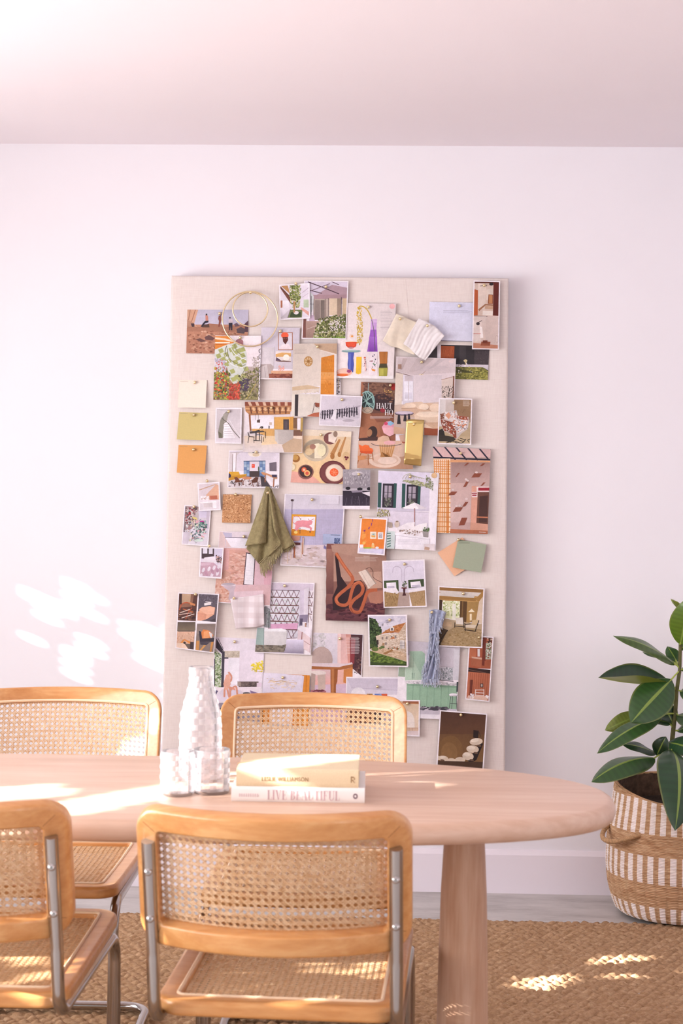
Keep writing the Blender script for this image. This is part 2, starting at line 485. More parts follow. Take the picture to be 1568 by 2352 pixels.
put(chair, -.180, 3.150, radians(-3.0), 'nearest cane chair, its whole backrest seen from behind in front of books')
put(c2, -.772, 3.185, radians(-1.0), 'near side cane chair cut by left photo edge, its back towards the camera')
put(c3, -.195, 3.915, pi, 'far side cane chair in front of the pinboard, behind the stacked books')
put(c4, -.810, 3.955, pi + radians(.5), 'far side cane chair at left photo edge against plain white wall')

# ------------------------------------------------------------------ books
def serif(ch):
    """letter of a narrow high contrast serif face as boxes / polygons in a unit-high cell; returns (width, polys)"""
    T, t, s = .15, .035, .035
    V = lambda x, w=T: [(x, 0), (x + w, 0), (x + w, 1), (x, 1)]
    H = lambda x0, x1, y, w=t: [(x0, y), (x1, y), (x1, y + w), (x0, y + w)]
    sf = lambda x, w=T: [H(x - .07, x + w + .07, 0), H(x - .07, x + w + .07, 1 - t)]
    if ch == 'L': return .62, [V(.1), H(.03, .6, 0), H(.03, .33, 1 - t), [(.56, 0), (.6, 0), (.6, .3), (.57, .3)]]
    if ch == 'I': return .38, [V(.1)] + sf(.1)
    if ch in 'EF':
        w = [V(.1), H(.03, .6, 1 - t), H(.2, .46, .5), [(.56, 1), (.6, 1), (.6, .72), (.57, .72)], H(.43, .46, .4, .22)]
        return .66, w + ([H(.03, .6, 0), [(.57, 0), (.6, 0), (.62, .3), (.59, .3)]] if ch == 'E' else [H(.03, .33, 0)])
    if ch == 'V': return .80, [[(.36, 0), (.44, 0), (.22, 1), (.06, 1)], [(.4, 0), (.44, 0), (.70, 1), (.66, 1)], H(0, .3, 1 - t), H(.55, .8, 1 - t)]
    if ch == 'A': return .80, [[(.36, 1), (.44, 1), (.74, 0), (.58, 0)], [(.36, 1), (.40, 1), (.14, 0), (.10, 0)], H(.2, .6, .33), H(.02, .24, 0), H(.5, .82, 0)]
    if ch == 'H': return .86, [V(.1), V(.60)] + sf(.1) + sf(.60) + [H(.2, .62, .5)]
    if ch == 'T': return .72, [V(.28), H(.18, .53, 0), H(.02, .70, 1 - t), [(.02, 1), (.06, 1), (.05, .72), (.02, .72)], [(.66, 1), (.70, 1), (.70, .72), (.67, .72)]]
    def arc(cx, cy, rx, ry, a0, a1, th, tv, n=12):
        po = [(cx + rx * cos(a0 + (a1 - a0) * i / n), cy + ry * sin(a0 + (a1 - a0) * i / n)) for i in range(n + 1)]
        pi_ = [(cx + (rx - th) * cos(a0 + (a1 - a0) * i / n), cy + (ry - tv) * sin(a0 + (a1 - a0) * i / n)) for i in range(n + 1)]
        return [[po[i], po[i + 1], pi_[i + 1], pi_[i]] for i in range(n)]
    if ch == 'U': return .82, [[(.1, .25), (.25, .25), (.25, 1), (.1, 1)], [(.66, .25), (.70, .25), (.70, 1), (.66, 1)], H(.02, .34, 1 - t), H(.56, .80, 1 - t)] + arc(.40, .27, .30, .28, pi, 2 * pi, .10, .05)
    if ch == 'O': return .90, arc(.45, .5, .40, .52, 0, 2 * pi, .15, .035, 24)
    if ch == 'B': return .70, [V(.1), H(.03, .35, 0), H(.03, .35, 1 - t)] + arc(.33, .26, .31, .26, -pi / 2, pi / 2, .15, .035) + arc(.31, .76, .26, .24, -pi / 2, pi / 2, .13, .035)
    return .35, []
def serif_text(txt, h, x0, y0, track=.0, sx=1.0):
    out = []; x = x0
    for ch in txt:
        w, P = serif(ch)
        out += [[(x + a * h * sx, y0 + b * h) for a, b in p] for p in P]; x += (w + track) * h * sx
    return out, x
def sans_mesh(txt, name, size, mat, parent, loc, rot, sx=1.0):
    cu = bpy.data.curves.new(name, 'FONT'); cu.body = txt; cu.size = size; cu.extrude = .0002; cu.space_character = 1.12
    o = bpy.data.objects.new('tmp', cu); COL.objects.link(o)
    dg = bpy.context.evaluated_depsgraph_get(); me = bpy.data.meshes.new_from_object(o.evaluated_get(dg)); me.name = name
    bpy.data.objects.remove(o); me.materials.clear(); me.materials.append(mat)
    t = bpy.data.objects.new(name, me); COL.objects.link(t); t.parent = parent; t.location = loc; t.rotation_euler = rot; t.scale = (sx, 1, 1)
    return t
paper = plain('book_paper', 'ece4da', .8)
def make_book(name, loc, rz, w, d, h, cmat, label, grp):
    """spine faces -Y (the camera)"""
    root = empty(name, loc, rz); tag(root, label, 'book', grp)
    c = .003; mb = MB()
    mb.box(0, 0, 0, w, d, c); mb.box(0, 0, h - c, w, d, h)
    pr = []
    for k in range(7):
        a = -pi / 2 + pi * k / 6; pr.append((-.003 * cos(a), h / 2 + (h / 2) * sin(a)))
    mb.grid([[(0, y, z) for y, z in pr], [(w, y, z) for y, z in pr]]); mb.grid([[(x, .003, 0), (x, .003, h)] for x in (0, w)])
    cv_ = mb.build('cover', cmat, root, bevel=.0008)
    MB().box(.003, .004, c, w - .004, d - .004, h - c).build('pages', paper, root, smooth=False)
    return cv_
def cloth_cover():
    m, nt, b = nodes('book_cloth')
    v = coords(nt, (900, 300, 900)); t = N(nt, 'ShaderNodeTexNoise', Scale=1.0, Detail=2.0); L(nt, v, t.inputs['Vector'])
    L(nt, ramp(nt, t.outputs['Fac'], [(.3, hx('dcc6a0')), (.7, hx('e8d6b4'))]), b.inputs['Base Color']); b.inputs['Roughness'].default_value = .75
    bump(nt, b, t.outputs['Fac'], .15, .0005); return m
b1 = make_book('book', (-.302, 3.203, TZ), radians(.6), .252, .185, .0285, plain('white_cover', 'f1ece9', .5), 'white book lying flat on table under the beige book', 'books stacked on the table')
b2 = make_book('book', (-.293, 3.205, TZ + .0285), radians(.4), .231, .18, .0335, cloth_cover(), 'beige cloth covered book stacked on top of the white book', 'books stacked on the table')
pinkink = plain('mauve_ink', 'c9a6ac', .6); brownink = plain('brown_ink', '9a7a54', .6)
def flat_text(polys, name, mat, parent, y=-.0034):
    mb = MB()
    for p in polys: mb.add([(a, y, b) for a, b in p], [tuple(range(len(p)))])
    return mb.build(name, mat, parent, smooth=False)
P_, xe = serif_text('LIVE BEAUTIFUL', .0178, .068, .0048, .03, .82)
flat_text(P_, 'spine_title', pinkink, b1)
flat_text([[(.015 + i * .0042, .0095), (.0172 + i * .0042, .0095), (.0172 + i * .0042, .0155), (.015 + i * .0042, .0155)] for i in range(9)], 'spine_author', plain('pale_ink', 'd9c6c8', .6), b1)
cq = [(.2345 + .0045 * cos(2 * pi * k / 20), .0135 + .0052 * sin(2 * pi * k / 20)) for k in range(20)]
cq2 = [(.2345 + .002 * cos(2 * pi * k / 12), .0135 + .0024 * sin(2 * pi * k / 12)) for k in range(12)]
flat_text([cq], 'publisher_mark', plain('grey_ink', '7d6a72', .6), b1); flat_text([cq2], 'publisher_mark', plain('white_ink', 'efe8e8', .6), b1, -.0037)
sans_mesh('LESLIE WILLIAMSON', 'spine_author', .0112, brownink, b2, (.0475, -.0033, .0112), (pi / 2, 0, 0), .80)
mk = MB()
for q in ([(.2165, .010), (.2185, .010), (.2185, .022), (.2165, .022)], [(.2185, .0195), (.2225, .0195), (.2225, .0215), (.2185, .0215)], [(.2185, .014), (.2215, .014), (.2215, .0158), (.2185, .0158)], [(.2225, .0158), (.2242, .0158), (.2242, .0195), (.2225, .0195)], [(.2195, .014), (.2212, .014), (.2245, .010), (.2228, .010)]):
    mk.add([(a, -.0034, b) for a, b in q], [(0, 1, 2, 3)])
mk.build('publisher_mark', brownink, b2, smooth=False)
mk = MB().tube([(.005 + .018 * cos(a) + .008, .05 + .02 * sin(a) * .6, .0336) for a in [k * .35 - 1.2 for k in range(12)]], .0006, 6)
mk.build('cover_drawing', plain('tan_ink', 'cfae7c', .7), b2)

# ------------------------------------------------------------------ glassware
def glass(name, rough, tint, fac_white):
    m = bpy.data.materials.new(name); m.use_nodes = True; nt = m.node_tree; nt.nodes.clear()
    out = N(nt, 'ShaderNodeOutputMaterial'); tr = N(nt, 'ShaderNodeBsdfTransparent'); tr.inputs['Color'].default_value = (*tint, 1)
    gl = N(nt, 'ShaderNodeBsdfGlossy'); gl.inputs['Roughness'].default_value = rough
    lw = N(nt, 'ShaderNodeFresnel', IOR=1.45); mx = N(nt, 'ShaderNodeMixShader'); L(nt, lw.outputs[0], mx.inputs[0]); L(nt, tr.outputs[0], mx.inputs[1]); L(nt, gl.outputs[0], mx.inputs[2])
    tl = N(nt, 'ShaderNodeBsdfTranslucent'); tl.inputs['Color'].default_value = (.96, .93, .95, 1)
    df = N(nt, 'ShaderNodeBsdfDiffuse'); df.inputs['Color'].default_value = (.96, .93, .95, 1)
    ad = N(nt, 'ShaderNodeMixShader'); ad.inputs[0].default_value = .5; L(nt, tl.outputs[0], ad.inputs[1]); L(nt, df.outputs[0], ad.inputs[2])
    m2 = N(nt, 'ShaderNodeMixShader'); m2.inputs[0].default_value = fac_white; L(nt, mx.outputs[0], m2.inputs[1]); L(nt, ad.outputs[0], m2.inputs[2])
    L(nt, m2.outputs[0], out.inputs['Surface']); return m
G1, G2 = glass('clear_glass', .04, (.995, .985, .99), .14), glass('frosted_glass', .2, (.995, .985, .99), .58)
def make_glass(name, loc, prof, rows, cols, label, cat, group=None):
    root = empty(name, loc); tag(root, label, cat, group)
    # outer wall resampled into checker cells; alternate cells are frosted lenses standing slightly proud
    def rad(z):
        for (r0, z0), (r1, z1) in zip(prof, prof[1:]):
            if z0 <= z <= z1: return r0 + (r1 - r0) * (z - z0) / max(1e-9, z1 - z0)
        return prof[-1][0]
    H = prof[-1][1]
    outer = [(rad(H * i / 40), H * i / 40) for i in range(41)]
    inner = [(max(.002, r - .0022), max(z, .006)) for r, z in outer[::-1]]
    MB().lathe([(0.0005, 0)] + outer + [(outer[-1][0] - .0011, H + .0008)] + inner + [(.0005, .006)], 64).build('glass_body', G1, root, angle=60)
    mb = MB()
    z0, z1 = .010, H - .004
    for j in range(rows):
        for i in range(cols):
            if (i + j) % 2: continue
            P = []
            for a in range(5):
                row = []
                for b in range(5):
                    th = 2 * pi * (i + .06 + .88 * a / 4) / cols; z = z0 + (z1 - z0) * (j + .06 + .88 * b / 4) / rows
                    r = rad(z) + .0003 + .0009 * sin(pi * a / 4) * sin(pi * b / 4); row.append((r * cos(th), r * sin(th), z))
                P.append(row)
            mb.grid(P)
    mb.build('checker_relief', G2, root)
    return root
make_glass('carafe', (-.386, 3.420, TZ), [(.040, 0), (.0425, .004), (.0425, .10), (.040, .135), (.030, .172), (.0245, .195), (.0235, .21), (.0255, .228)], 18, 20, 'tall clear glass carafe with checker relief behind two tumblers', 'carafe')
make_glass('tumbler', (-.412, 3.262, TZ), [(.030, 0), (.0325, .004), (.0325, .083)], 7, 16, 'clear checker relief glass tumbler standing left of the other tumbler', 'glass', 'glass tumblers')
make_glass('tumbler', (-.349, 3.288, TZ), [(.033, 0), (.0352, .004), (.0352, .084)], 7, 16, 'clear checker relief glass tumbler between left tumbler and books', 'glass', 'glass tumblers')

# ------------------------------------------------------------------ basket
BX, BY, BZ = .905, 5.368, .014
def basket_mat():
    m, nt, b = nodes('woven_seagrass')
    tc = N(nt, 'ShaderNodeTexCoord'); sp = N(nt, 'ShaderNodeSeparateXYZ'); L(nt, tc.outputs['Object'], sp.inputs[0])
    def mth(op, a, bb=None, c=None):
        n = N(nt, 'ShaderNodeMath', operation=op)
        for i, q in enumerate((a, bb, c)):
            if q is None: continue
            if isinstance(q, (int, float)): n.inputs[i].default_value = q
            else: L(nt, q, n.inputs[i])
        return n.outputs[0]
    ang = mth('ARCTAN2', sp.outputs['Y'], sp.outputs['X']); u = mth('MULTIPLY', ang, 40 / (2 * pi))       # 40 stakes
    fr = mth('FRACT', mth('ADD', u, 20.0)); bar = mth('LESS_THAN', mth('ABSOLUTE', mth('SUBTRACT', fr, .5)), .27)
    z = sp.outputs['Z']; bands = None
    for lo, hi in ((.272, .375), (.125, .208), (.0, .052)):
        q = mth('MULTIPLY', mth('GREATER_THAN', z, lo), mth('LESS_THAN', z, hi)); bands = q if bands is None else mth('ADD', bands, q)
    msk = mth('MULTIPLY', bar, bands)
    nv = N(nt, 'ShaderNodeMapping'); nv.inputs['Scale'].default_value = (25, 25, 260); L(nt, tc.outputs['Object'], nv.inputs['Vector'])
    t = N(nt, 'ShaderNodeTexNoise', Scale=1.0, Detail=4.0); L(nt, nv.outputs[0], t.inputs['Vector'])
    tan_ = ramp(nt, t.outputs['Fac'], [(.3, hx('a87c58')), (.5, hx('c39b77')), (.72, hx('d9b794'))])
    wht = ramp(nt, t.outputs['Fac'], [(.25, hx('d8c3b8')), (.5, hx('f2e6e2')), (.8, hx('faf2f0'))])
    mx = N(nt, 'ShaderNodeMix', data_type='RGBA'); L(nt, msk, mx.inputs['Factor']); L(nt, tan_, mx.inputs[6]); L(nt, wht, mx.inputs[7])
    L(nt, mx.outputs[2], b.inputs['Base Color']); b.inputs['Roughness'].default_value = .8; b.inputs['Specular IOR Level'].default_value = .2
    return m
def make_basket():
    root = empty('woven_basket', (BX, BY, BZ)); tag(root, 'round woven seagrass basket with white block pattern holding the rubber plant', 'basket')
    prof = [(.182, 0), (.196, .012), (.207, .04), (.219, .09), (.225, .15), (.223, .22), (.215, .29), (.206, .35), (.200, .398)]
    def rad(z):
        for (r0, z0), (r1, z1) in zip(prof, prof[1:]):
            if z0 <= z <= z1: return r0 + (r1 - r0) * (z - z0) / (z1 - z0)
        return prof[-1][0]
    NS, NR = 320, 400
    def mesh(sign, n_s, n_r, inset):
        P = []
        for k in range(n_s):
            a = 2 * pi * k / n_s; st = (a / (2 * pi) * 40) % 1; col = []
            dip = -.040 * max(0, -sin(a)) ** 1.5
            for i in range(n_r + 1):
                z = .398 * i / n_r; ph = 2 * pi * (z / .0052)
                weave = .0014 * sin(ph + (pi if int(a / (2 * pi) * 40) % 2 else 0)) + .0022 * (1 - abs(2 * st - 1)) ** .7
                r = rad(z) + sign * weave - inset
                zz = z + dip * max(0, (z - .15) / .25)
                col.append((r * cos(a), r * sin(a), zz))
            P.append(col)
        return MB().grid(P, closed_u=True)
    mesh(1, NS, NR, 0).build('basket_wall', basket_mat(), root, angle=80)
    mesh(1, 160, 80, .009).build('basket_lining', plain('dark_seagrass', '6a5140', .9, noise=.4, nscale=60), root, angle=80)
    rim = []
    for k in range(96):
        a = 2 * pi * k / 96; rim.append((.1955 * cos(a), .1955 * sin(a), .398 - .040 * max(0, -sin(a)) ** 1.5))
    MB().tube(rim, .0040, 8, closed=True).build('rim', plain('rim_seagrass', 'b48a64', .8, noise=.25, nscale=90), root)
    MB().lathe([(.0005, .004), (.183, .004)], 48).build('base', plain('base_seagrass', '9a7350', .9), root)
    rope = plain('rope', 'b48d66', .85, noise=.3, nscale=160)
    for sd in (1, -1):
        a0 = radians(205) if sd == 1 else radians(25)
        pts = []
        for k in range(25):
            t = k / 24; a = a0 + (t - .5) * radians(46); out = .052 * sin(pi * t) ** .8
            r = rad(.262) - .004 + out; pts.append((r * cos(a), r * sin(a), .268 - .030 * sin(pi * t)))
        MB().tube(pts, .0075, 10).build('handle', rope, root)
    return root
make_basket()

# ------------------------------------------------------------------ rubber plant
def leaf_mat():
    m, nt, b = nodes('rubber_leaf')
    a = N(nt, 'ShaderNodeVertexColor'); a.layer_name = 'tone'
    g = N(nt, 'ShaderNodeNewGeometry')
    mx = N(nt, 'ShaderNodeMix', data_type='RGBA'); L(nt, g.outputs['Backfacing'], mx.inputs['Factor'])
    mu = N(nt, 'ShaderNodeMix', data_type='RGBA', blend_type='MIX'); mu.inputs['Factor'].default_value = .72
    L(nt, a.outputs['Color'], mu.inputs[6]); mu.inputs[7].default_value = (*hx('b2c050', .9), 1)
    L(nt, a.outputs['Color'], mx.inputs[7]); L(nt, mu.outputs[2], mx.inputs[6])
    L(nt, mx.outputs[2], b.inputs['Base Color']); b.inputs['Roughness'].default_value = .32; b.inputs['Specular IOR Level'].default_value = .5
    b.inputs['Coat Weight'].default_value = .15
    return m
MT['leaf'] = leaf_mat()
def cp(x, y): return 1300 + x / 2.94, 1350 + y / 2.94
def make_plant():
    D0 = 5.365
    root = empty('rubber_plant', (BX, BY, BZ + .02)); tag(root, 'rubber plant with broad glossy dark green leaves growing in woven basket', 'plant')
    inv = Vector(root.location)
    st = [atd(*cp(x, y), D0) for x, y in [(775, 250), (770, 380), (765, 560), (745, 700), (735, 850), (720, 980), (708, 1100), (705, 1250)]]
    st.append(Vector((BX, BY, .28)))
    MB().tube([p - inv for p in fillet(st, .05, 4)], .0065, 10, rf=lambda t: .0050 + .0035 * t).build('stem', plain('stem_bark', '5d5a2c', .6, noise=.35, nscale=50), root)
    soil = MB().lathe([(.0005, .30), (.12, .298), (.15, .296), (.155, .30), (.16, .31), (.163, .31), (.15, .05), (.0005, .03)], 40)
    so = soil.build('nursery_pot', plain('dark_soil', '3a2c24', .95, noise=.4, nscale=70), root)
    def leaf(base, tip, w, n, sag=.01, fold=0, dB=0, dT=0, tone='2f5a2c', stemat=None):
        B, T = atd(*cp(*base), D0 + dB), atd(*cp(*tip), D0 + dT); n = Vector(n).normalized()
        ax = (T - B); Ln = ax.length; ax.normalize(); n = (n - ax * n.dot(ax)).normalized(); sd = ax.cross(n)
        hw = w / 2.94 * D0 / FPX; mb = MB(); NU, NV = 24, 26; rows = []; cols = []
        g0 = hx(tone, .62)
        for i in range(NU + 1):
            u = i / NU; prof = max(0.0, sin(pi * min(1, u ** .92)) ** .72) * (1 if u < .9 else 1 - .25 * (u - .9) / .1)
            c = B + ax * (Ln * u) + n * (sag * 4 * u * (1 - u)); row = []
            for k in range(NV + 1):
                v = -1 + 2 * k / NV; ww = v * hw * prof
                wav = .0025 * sin(9 * u + 3 * v) * abs(v)
                row.append(c + sd * (ww * cos(fold)) + n * (abs(ww) * sin(fold) - .12 * hw * v * v * prof + wav))
            rows.append(row)
        fs = []; cl = []
        mb.grid([[p - inv for p in r] for r in rows])
        mb.c = []
        for i in range(NU):
            for k in range(NV):
                v = abs(-1 + 2 * (k + .5) / NV); q = 1.0
                if v < .05: col = tuple(x * 1.0 for x in hx('8ba34a', .8))
                else:
                    q = .92 + .16 * ((i % 2))
                    col = tuple(x * q for x in g0)
                if v > .955: col = tuple(a * .6 + b * .4 for a, b in zip(col, hx('8a8a48')))
                mb.c.append(col)
        # petiole back to the stem
        near = min(st, key=lambda p: (p - B).length) if stemat is None else atd(*cp(*stemat), D0)
        b0 = len(mb.v); mb.tube([p - inv for p in fillet([near, near * .4 + B * .6 + n * .006, B + ax * .01], .02, 4)], .0026, 6)
        mb.c = mb.c[:NU * NV] + [hx('93a04c')] * (len(mb.f) - NU * NV)
        return mb.build('leaf', MT['leaf'], root, angle=70)
    y1, mid, dk, ol = '7f9a34', '3c6630', '244a2a', '57752f'
    leaf((772, 190), (706, 75), 32, (.75, -.6, .2), .004, .5, 0, -.02, 'a9b545')
    leaf((768, 385), (846, 62), 104, (-.25, -1, .1), .01, .15, -.01, -.05, '6f8f2e')
    leaf((738, 520), (318, 325), 78, (.25, -.55, 1), .018, -.1, 0, -.06, ol)
    leaf((735, 505), (517, 437), 62, (.1, -.35, 1), .006, .1, .03, .02, mid)
    leaf((748, 505), (682, 395), 48, (.2, -1, .3), .004, 0, .05, .07, mid)
    leaf((700, 650), (217, 607), 150, (.05, -.40, 1), -.010, .95, 0, -.04, dk)
    leaf((712, 618), (437, 912), 134, (-.15, -1, .35), .014, -.12, -.01, -.10, mid)
    leaf((722, 922), (640, 775), 72, (.25, -1, .2), .006, .1, .0, .02, dk)
    leaf((705, 915), (505, 895), 55, (0, -.45, 1), .006, 0, .0, -.03, dk)
    leaf((640, 868), (208, 1118), 84, (-.35, -.62, .75), .020, -.15, -.01, -.10, mid, (735, 850))
    leaf((520, 850), (262, 962), 62, (-.2, -1, .35), .008, .0, .02, -.03, '8a9a45', (735, 850))
    leaf((610, 1120), (372, 1052), 58, (0, -.6, 1), .008, -.1, .03, .0, dk)
    leaf((600, 1150), (170, 1312), 112, (-.3, -.62, .85), .030, -.30, -.02, -.12, mid)
    leaf((610, 1135), (672, 1005), 58, (-.2, -1, .3), .006, .1, -.01, -.03, dk)
    leaf((685, 1045), (905, 1115), 82, (.1, -.9, .6), .010, .05, -.02, -.08, '2d5a35')
    leaf((708, 1095), (735, 1640), 142, (.08, -1, .2), .062, -.12, -.06, -.36, '2a5230')
    leaf((745, 970), (930, 925), 52, (0, -.5, 1), .008, 0, 0, 0, mid)
    leaf((775, 560), (1010, 470), 80, (-.2, -.5, 1), .012, 0, 0, -.02, ol)
    leaf((765, 700), (1030, 720), 100, (.1, -.8, .7), .012, 0, 0, -.08, mid)
    leaf((745, 860), (1000, 960), 90, (.1, -.8, .7), .014, 0, 0, -.1, mid)
    leaf((770, 420), (960, 300), 90, (-.3, -.6, .8), .012, 0, .02, .05, ol)
make_plant()
# ------------------------------------------------------------------ pinboard
BZT, BZB = 2.023, .36
def board_Y(z): return 5.536 - (BZT - z) * .036 / (BZT - BZB)
SL = .036 / (BZT - BZB)                      # plane: y = 5.566 - (BZT - z) * SL - off
def onb(px, py, off=0.0):
    r = ray(px, py); y0 = 5.536 - (BZT - HC) * SL - off       # y at z = HC
    t = y0 / (r.y - r.z * SL); return CAM + r * t
def make_board():
    root = empty('pinboard', (-.19, 5.57, BZB)); tag(root, 'tall linen covered pinboard full of pinned pictures upright against white wall', 'pinboard')
    inv = Vector(root.location); mb = MB()
    xa, xb, xc, xd = onb(393, 631).x, onb(1168, 634).x, onb(375, 1530).x, onb(1160, 1755).x
    tl, tr, bl, br = (xa, BZT - .008), (xb, BZT - .008), (xa + (xc - xa) * 1.28, BZB), (xb + (xd - xb) * 1.05, BZB)
    NU, NV = 60, 80; th = .066; rows = []
    # rounded padded face built as a ring profile around the panel
    def pt(u, v, inset, d):
        xl = bl[0] + (tl[0] - bl[0]) * v; xr = br[0] + (tr[0] - br[0]) * v; x = xl + inset + (xr - xl - 2 * inset) * u
        z = BZB + inset + (BZT - .008 - BZB - 2 * inset) * v
        return Vector((x, board_Y(z) + d, z)) - inv
    per = [(i / NU, 0) for i in range(NU)] + [(1, i / NV) for i in range(NV)] + [(1 - i / NU, 1) for i in range(NU)] + [(0, 1 - i / NV) for i in range(NV)]
    prof = [(.05, 0), (.008, 0), (.0035, .0012), (.001, .004), (0, .009), (0, th), (.06, th)]
    mb.grid([[pt(u, v, a, b) for a, b in prof] for u, v in per], closed_u=True)
    mb.add([pt(u, v, .05, 0) for u, v in per], [tuple(range(len(per)))[::-1]])
    mb.build('linen_panel', MT['linen'], root, angle=60)
    # folded hospital corners of the cloth and a few soft ridges
    fo = MB()
    for z0, z1, x in ((1.93, 2.0, .18), ):
        pass
    rr = []
    for (x0, y0, x1, y1) in ((1166, 640, 1163, 900), (931, 640, 938, 730)):
        a, b = onb(x0, y0, .0003), onb(x1, y1, .0003)
        rr.append([a + (b - a) * (k / 8) - inv for k in range(9)])
    fo.tube(rr[1], .0005, 6)
    fo.build('cloth_ridge', MT['linen'], root)
make_board()

CR = {1: (370, 620, 3.8244), 2: (760, 620, 3.6465), 3: (370, 860, 3.8244), 4: (760, 860, 3.6465), 5: (370, 1100, 3.8244), 6: (740, 1060, 3.4844), 7: (370, 1320, 3.8244), 8: (700, 1330, 3.2), 0: (0, 0, 1.0)}
def full(cr, x, y): ox, oy, s = CR[cr]; return ox + x / s, oy + y / s
def clip(poly, win):
    """Sutherland-Hodgman against a convex window of either winding; vertices carry a colour"""
    area = sum(win[i][0] * win[(i + 1) % 4][1] - win[(i + 1) % 4][0] * win[i][1] for i in range(4)); sg = 1 if area > 0 else -1
    for i in range(4):
        a, b = win[i], win[(i + 1) % 4]; out = []
        side = lambda p: sg * ((b[0] - a[0]) * (p[1] - a[1]) - (b[1] - a[1]) * (p[0] - a[0]))
        for k in range(len(poly)):
            p, q = poly[k], poly[(k + 1) % len(poly)]; sp, sq = side(p), side(q)
            if sp >= 0: out.append(p)
            if (sp >= 0) != (sq >= 0):
                t = sp / (sp - sq); out.append(tuple(p[j] + (q[j] - p[j]) * t for j in range(len(p))))
        poly = out
        if len(poly) < 3: return []
    return poly
KA = 1.0
# drawing ops: each yields polygons of (x, y, r, g, b)
def V5(pts, c): c = hx(c, KA); return [(x, y, *c) for x, y in pts]
def pr(s): a = [float(q) for q in s.replace(',', ' ').split()]; return list(zip(a[0::2], a[1::2]))
def r(x0, y0, x1, y1, c): return [V5([(x0, y0), (x1, y0), (x1, y1), (x0, y1)], c)]
def g(x0, y0, x1, y1, c0, c1, hor=0):
    a, b = hx(c0, KA), hx(c1, KA)
    if hor: return [[(x0, y0, *a), (x1, y0, *b), (x1, y1, *b), (x0, y1, *a)]]
    return [[(x0, y0, *a), (x1, y0, *a), (x1, y1, *b), (x0, y1, *b)]]
def p(s, c): return [V5(pr(s), c)]
def e(cx, cy, rx, ry, c, rot=0, n=20):
    return [V5([(cx + rx * cos(t) * cos(rot) - ry * sin(t) * sin(rot), cy + rx * cos(t) * sin(rot) + ry * sin(t) * cos(rot)) for t in [2 * pi * k / n for k in range(n)]], c)]
def l(w, c, s):
    q = pr(s); out = []
    for a, b in zip(q, q[1:]):
        dx, dy = b[0] - a[0], b[1] - a[1]; d = math.hypot(dx, dy) or 1; nx, ny = -dy / d * w / 2, dx / d * w / 2; ex, ey = dx / d * w * .3, dy / d * w * .3
        out.append(V5([(a[0] + nx - ex, a[1] + ny - ey), (b[0] + nx + ex, b[1] + ny + ey), (b[0] - nx + ex, b[1] - ny + ey), (a[0] - nx - ex, a[1] - ny - ey)], c))
    return out
def cv(w, c, s, n=8):
    """smooth stroke through points (Catmull-Rom)"""
    q = pr(s); q = [q[0]] + q + [q[-1]]; o = []
    for i in range(1, len(q) - 2):
        for k in range(n):
            t = k / n; o.append(tuple(.5 * (2 * q[i][j] + (q[i + 1][j] - q[i - 1][j]) * t + (2 * q[i - 1][j] - 5 * q[i][j] + 4 * q[i + 1][j] - q[i + 2][j]) * t * t + (3 * q[i][j] - q[i - 1][j] - 3 * q[i + 1][j] + q[i + 2][j]) * t ** 3) for j in (0, 1)))
    o.append(q[-2]); out = []; L_, R2 = [], []
    for i in range(len(o)):
        a, b = o[max(0, i - 1)], o[min(len(o) - 1, i + 1)]; dx, dy = b[0] - a[0], b[1] - a[1]; d = math.hypot(dx, dy) or 1
        L_.append((o[i][0] - dy / d * w / 2, o[i][1] + dx / d * w / 2)); R2.append((o[i][0] + dy / d * w / 2, o[i][1] - dx / d * w / 2))
    for i in range(len(o) - 1): out.append(V5([L_[i], L_[i + 1], R2[i + 1], R2[i]], c))
    return out
def s(poly, n, sz, cols, seed=0, asp=1.0):
    """n irregular flecks inside a polygon"""
    rg = random.Random(seed); P = pr(poly); xs, ys = [a for a, _ in P], [b for _, b in P]; out = []; cs_ = cols.split(); n = int(n * 1.9); sz *= .74
    while len(out) < n:
        x, y = rg.uniform(min(xs), max(xs)), rg.uniform(min(ys), max(ys))
        c = False
        for i in range(len(P)):
            (x0, y0), (x1, y1) = P[i], P[(i + 1) % len(P)]
            if (y0 > y) != (y1 > y) and x < (x1 - x0) * (y - y0) / (y1 - y0) + x0: c = not c
        if not c: continue
        k = rg.randint(4, 6); a0 = rg.random() * 6; q = sz * rg.uniform(.5, 1.4)
        out.append(V5([(x + q * asp * cos(a0 + 2 * pi * i / k) * rg.uniform(.6, 1.2), y + q * sin(a0 + 2 * pi * i / k) * rg.uniform(.6, 1.2)) for i in range(k)], rg.choice(cs_)))
    return out
def tx(x0, y0, x1, y1, n, c='b9afb6'):
    """tiny unreadable lines of print"""
    out = []; rg = random.Random(int(x0 + y0))
    for k in range(n):
        y = y0 + (y1 - y0) * k / max(1, n - 1); out += l((y1 - y0) / max(1, n - 1) * .28 if n > 1 else 5, c, f'{x0} {y} {x0 + (x1 - x0) * rg.uniform(.82, 1)} {y}')
    return out
def word(t, x, y, h, c, sx=1.0):
    P, _ = serif_text(t, h, 0, 0, -.02, sx); return [V5([(x + a, y - b) for a, b in q], c) for q in P]

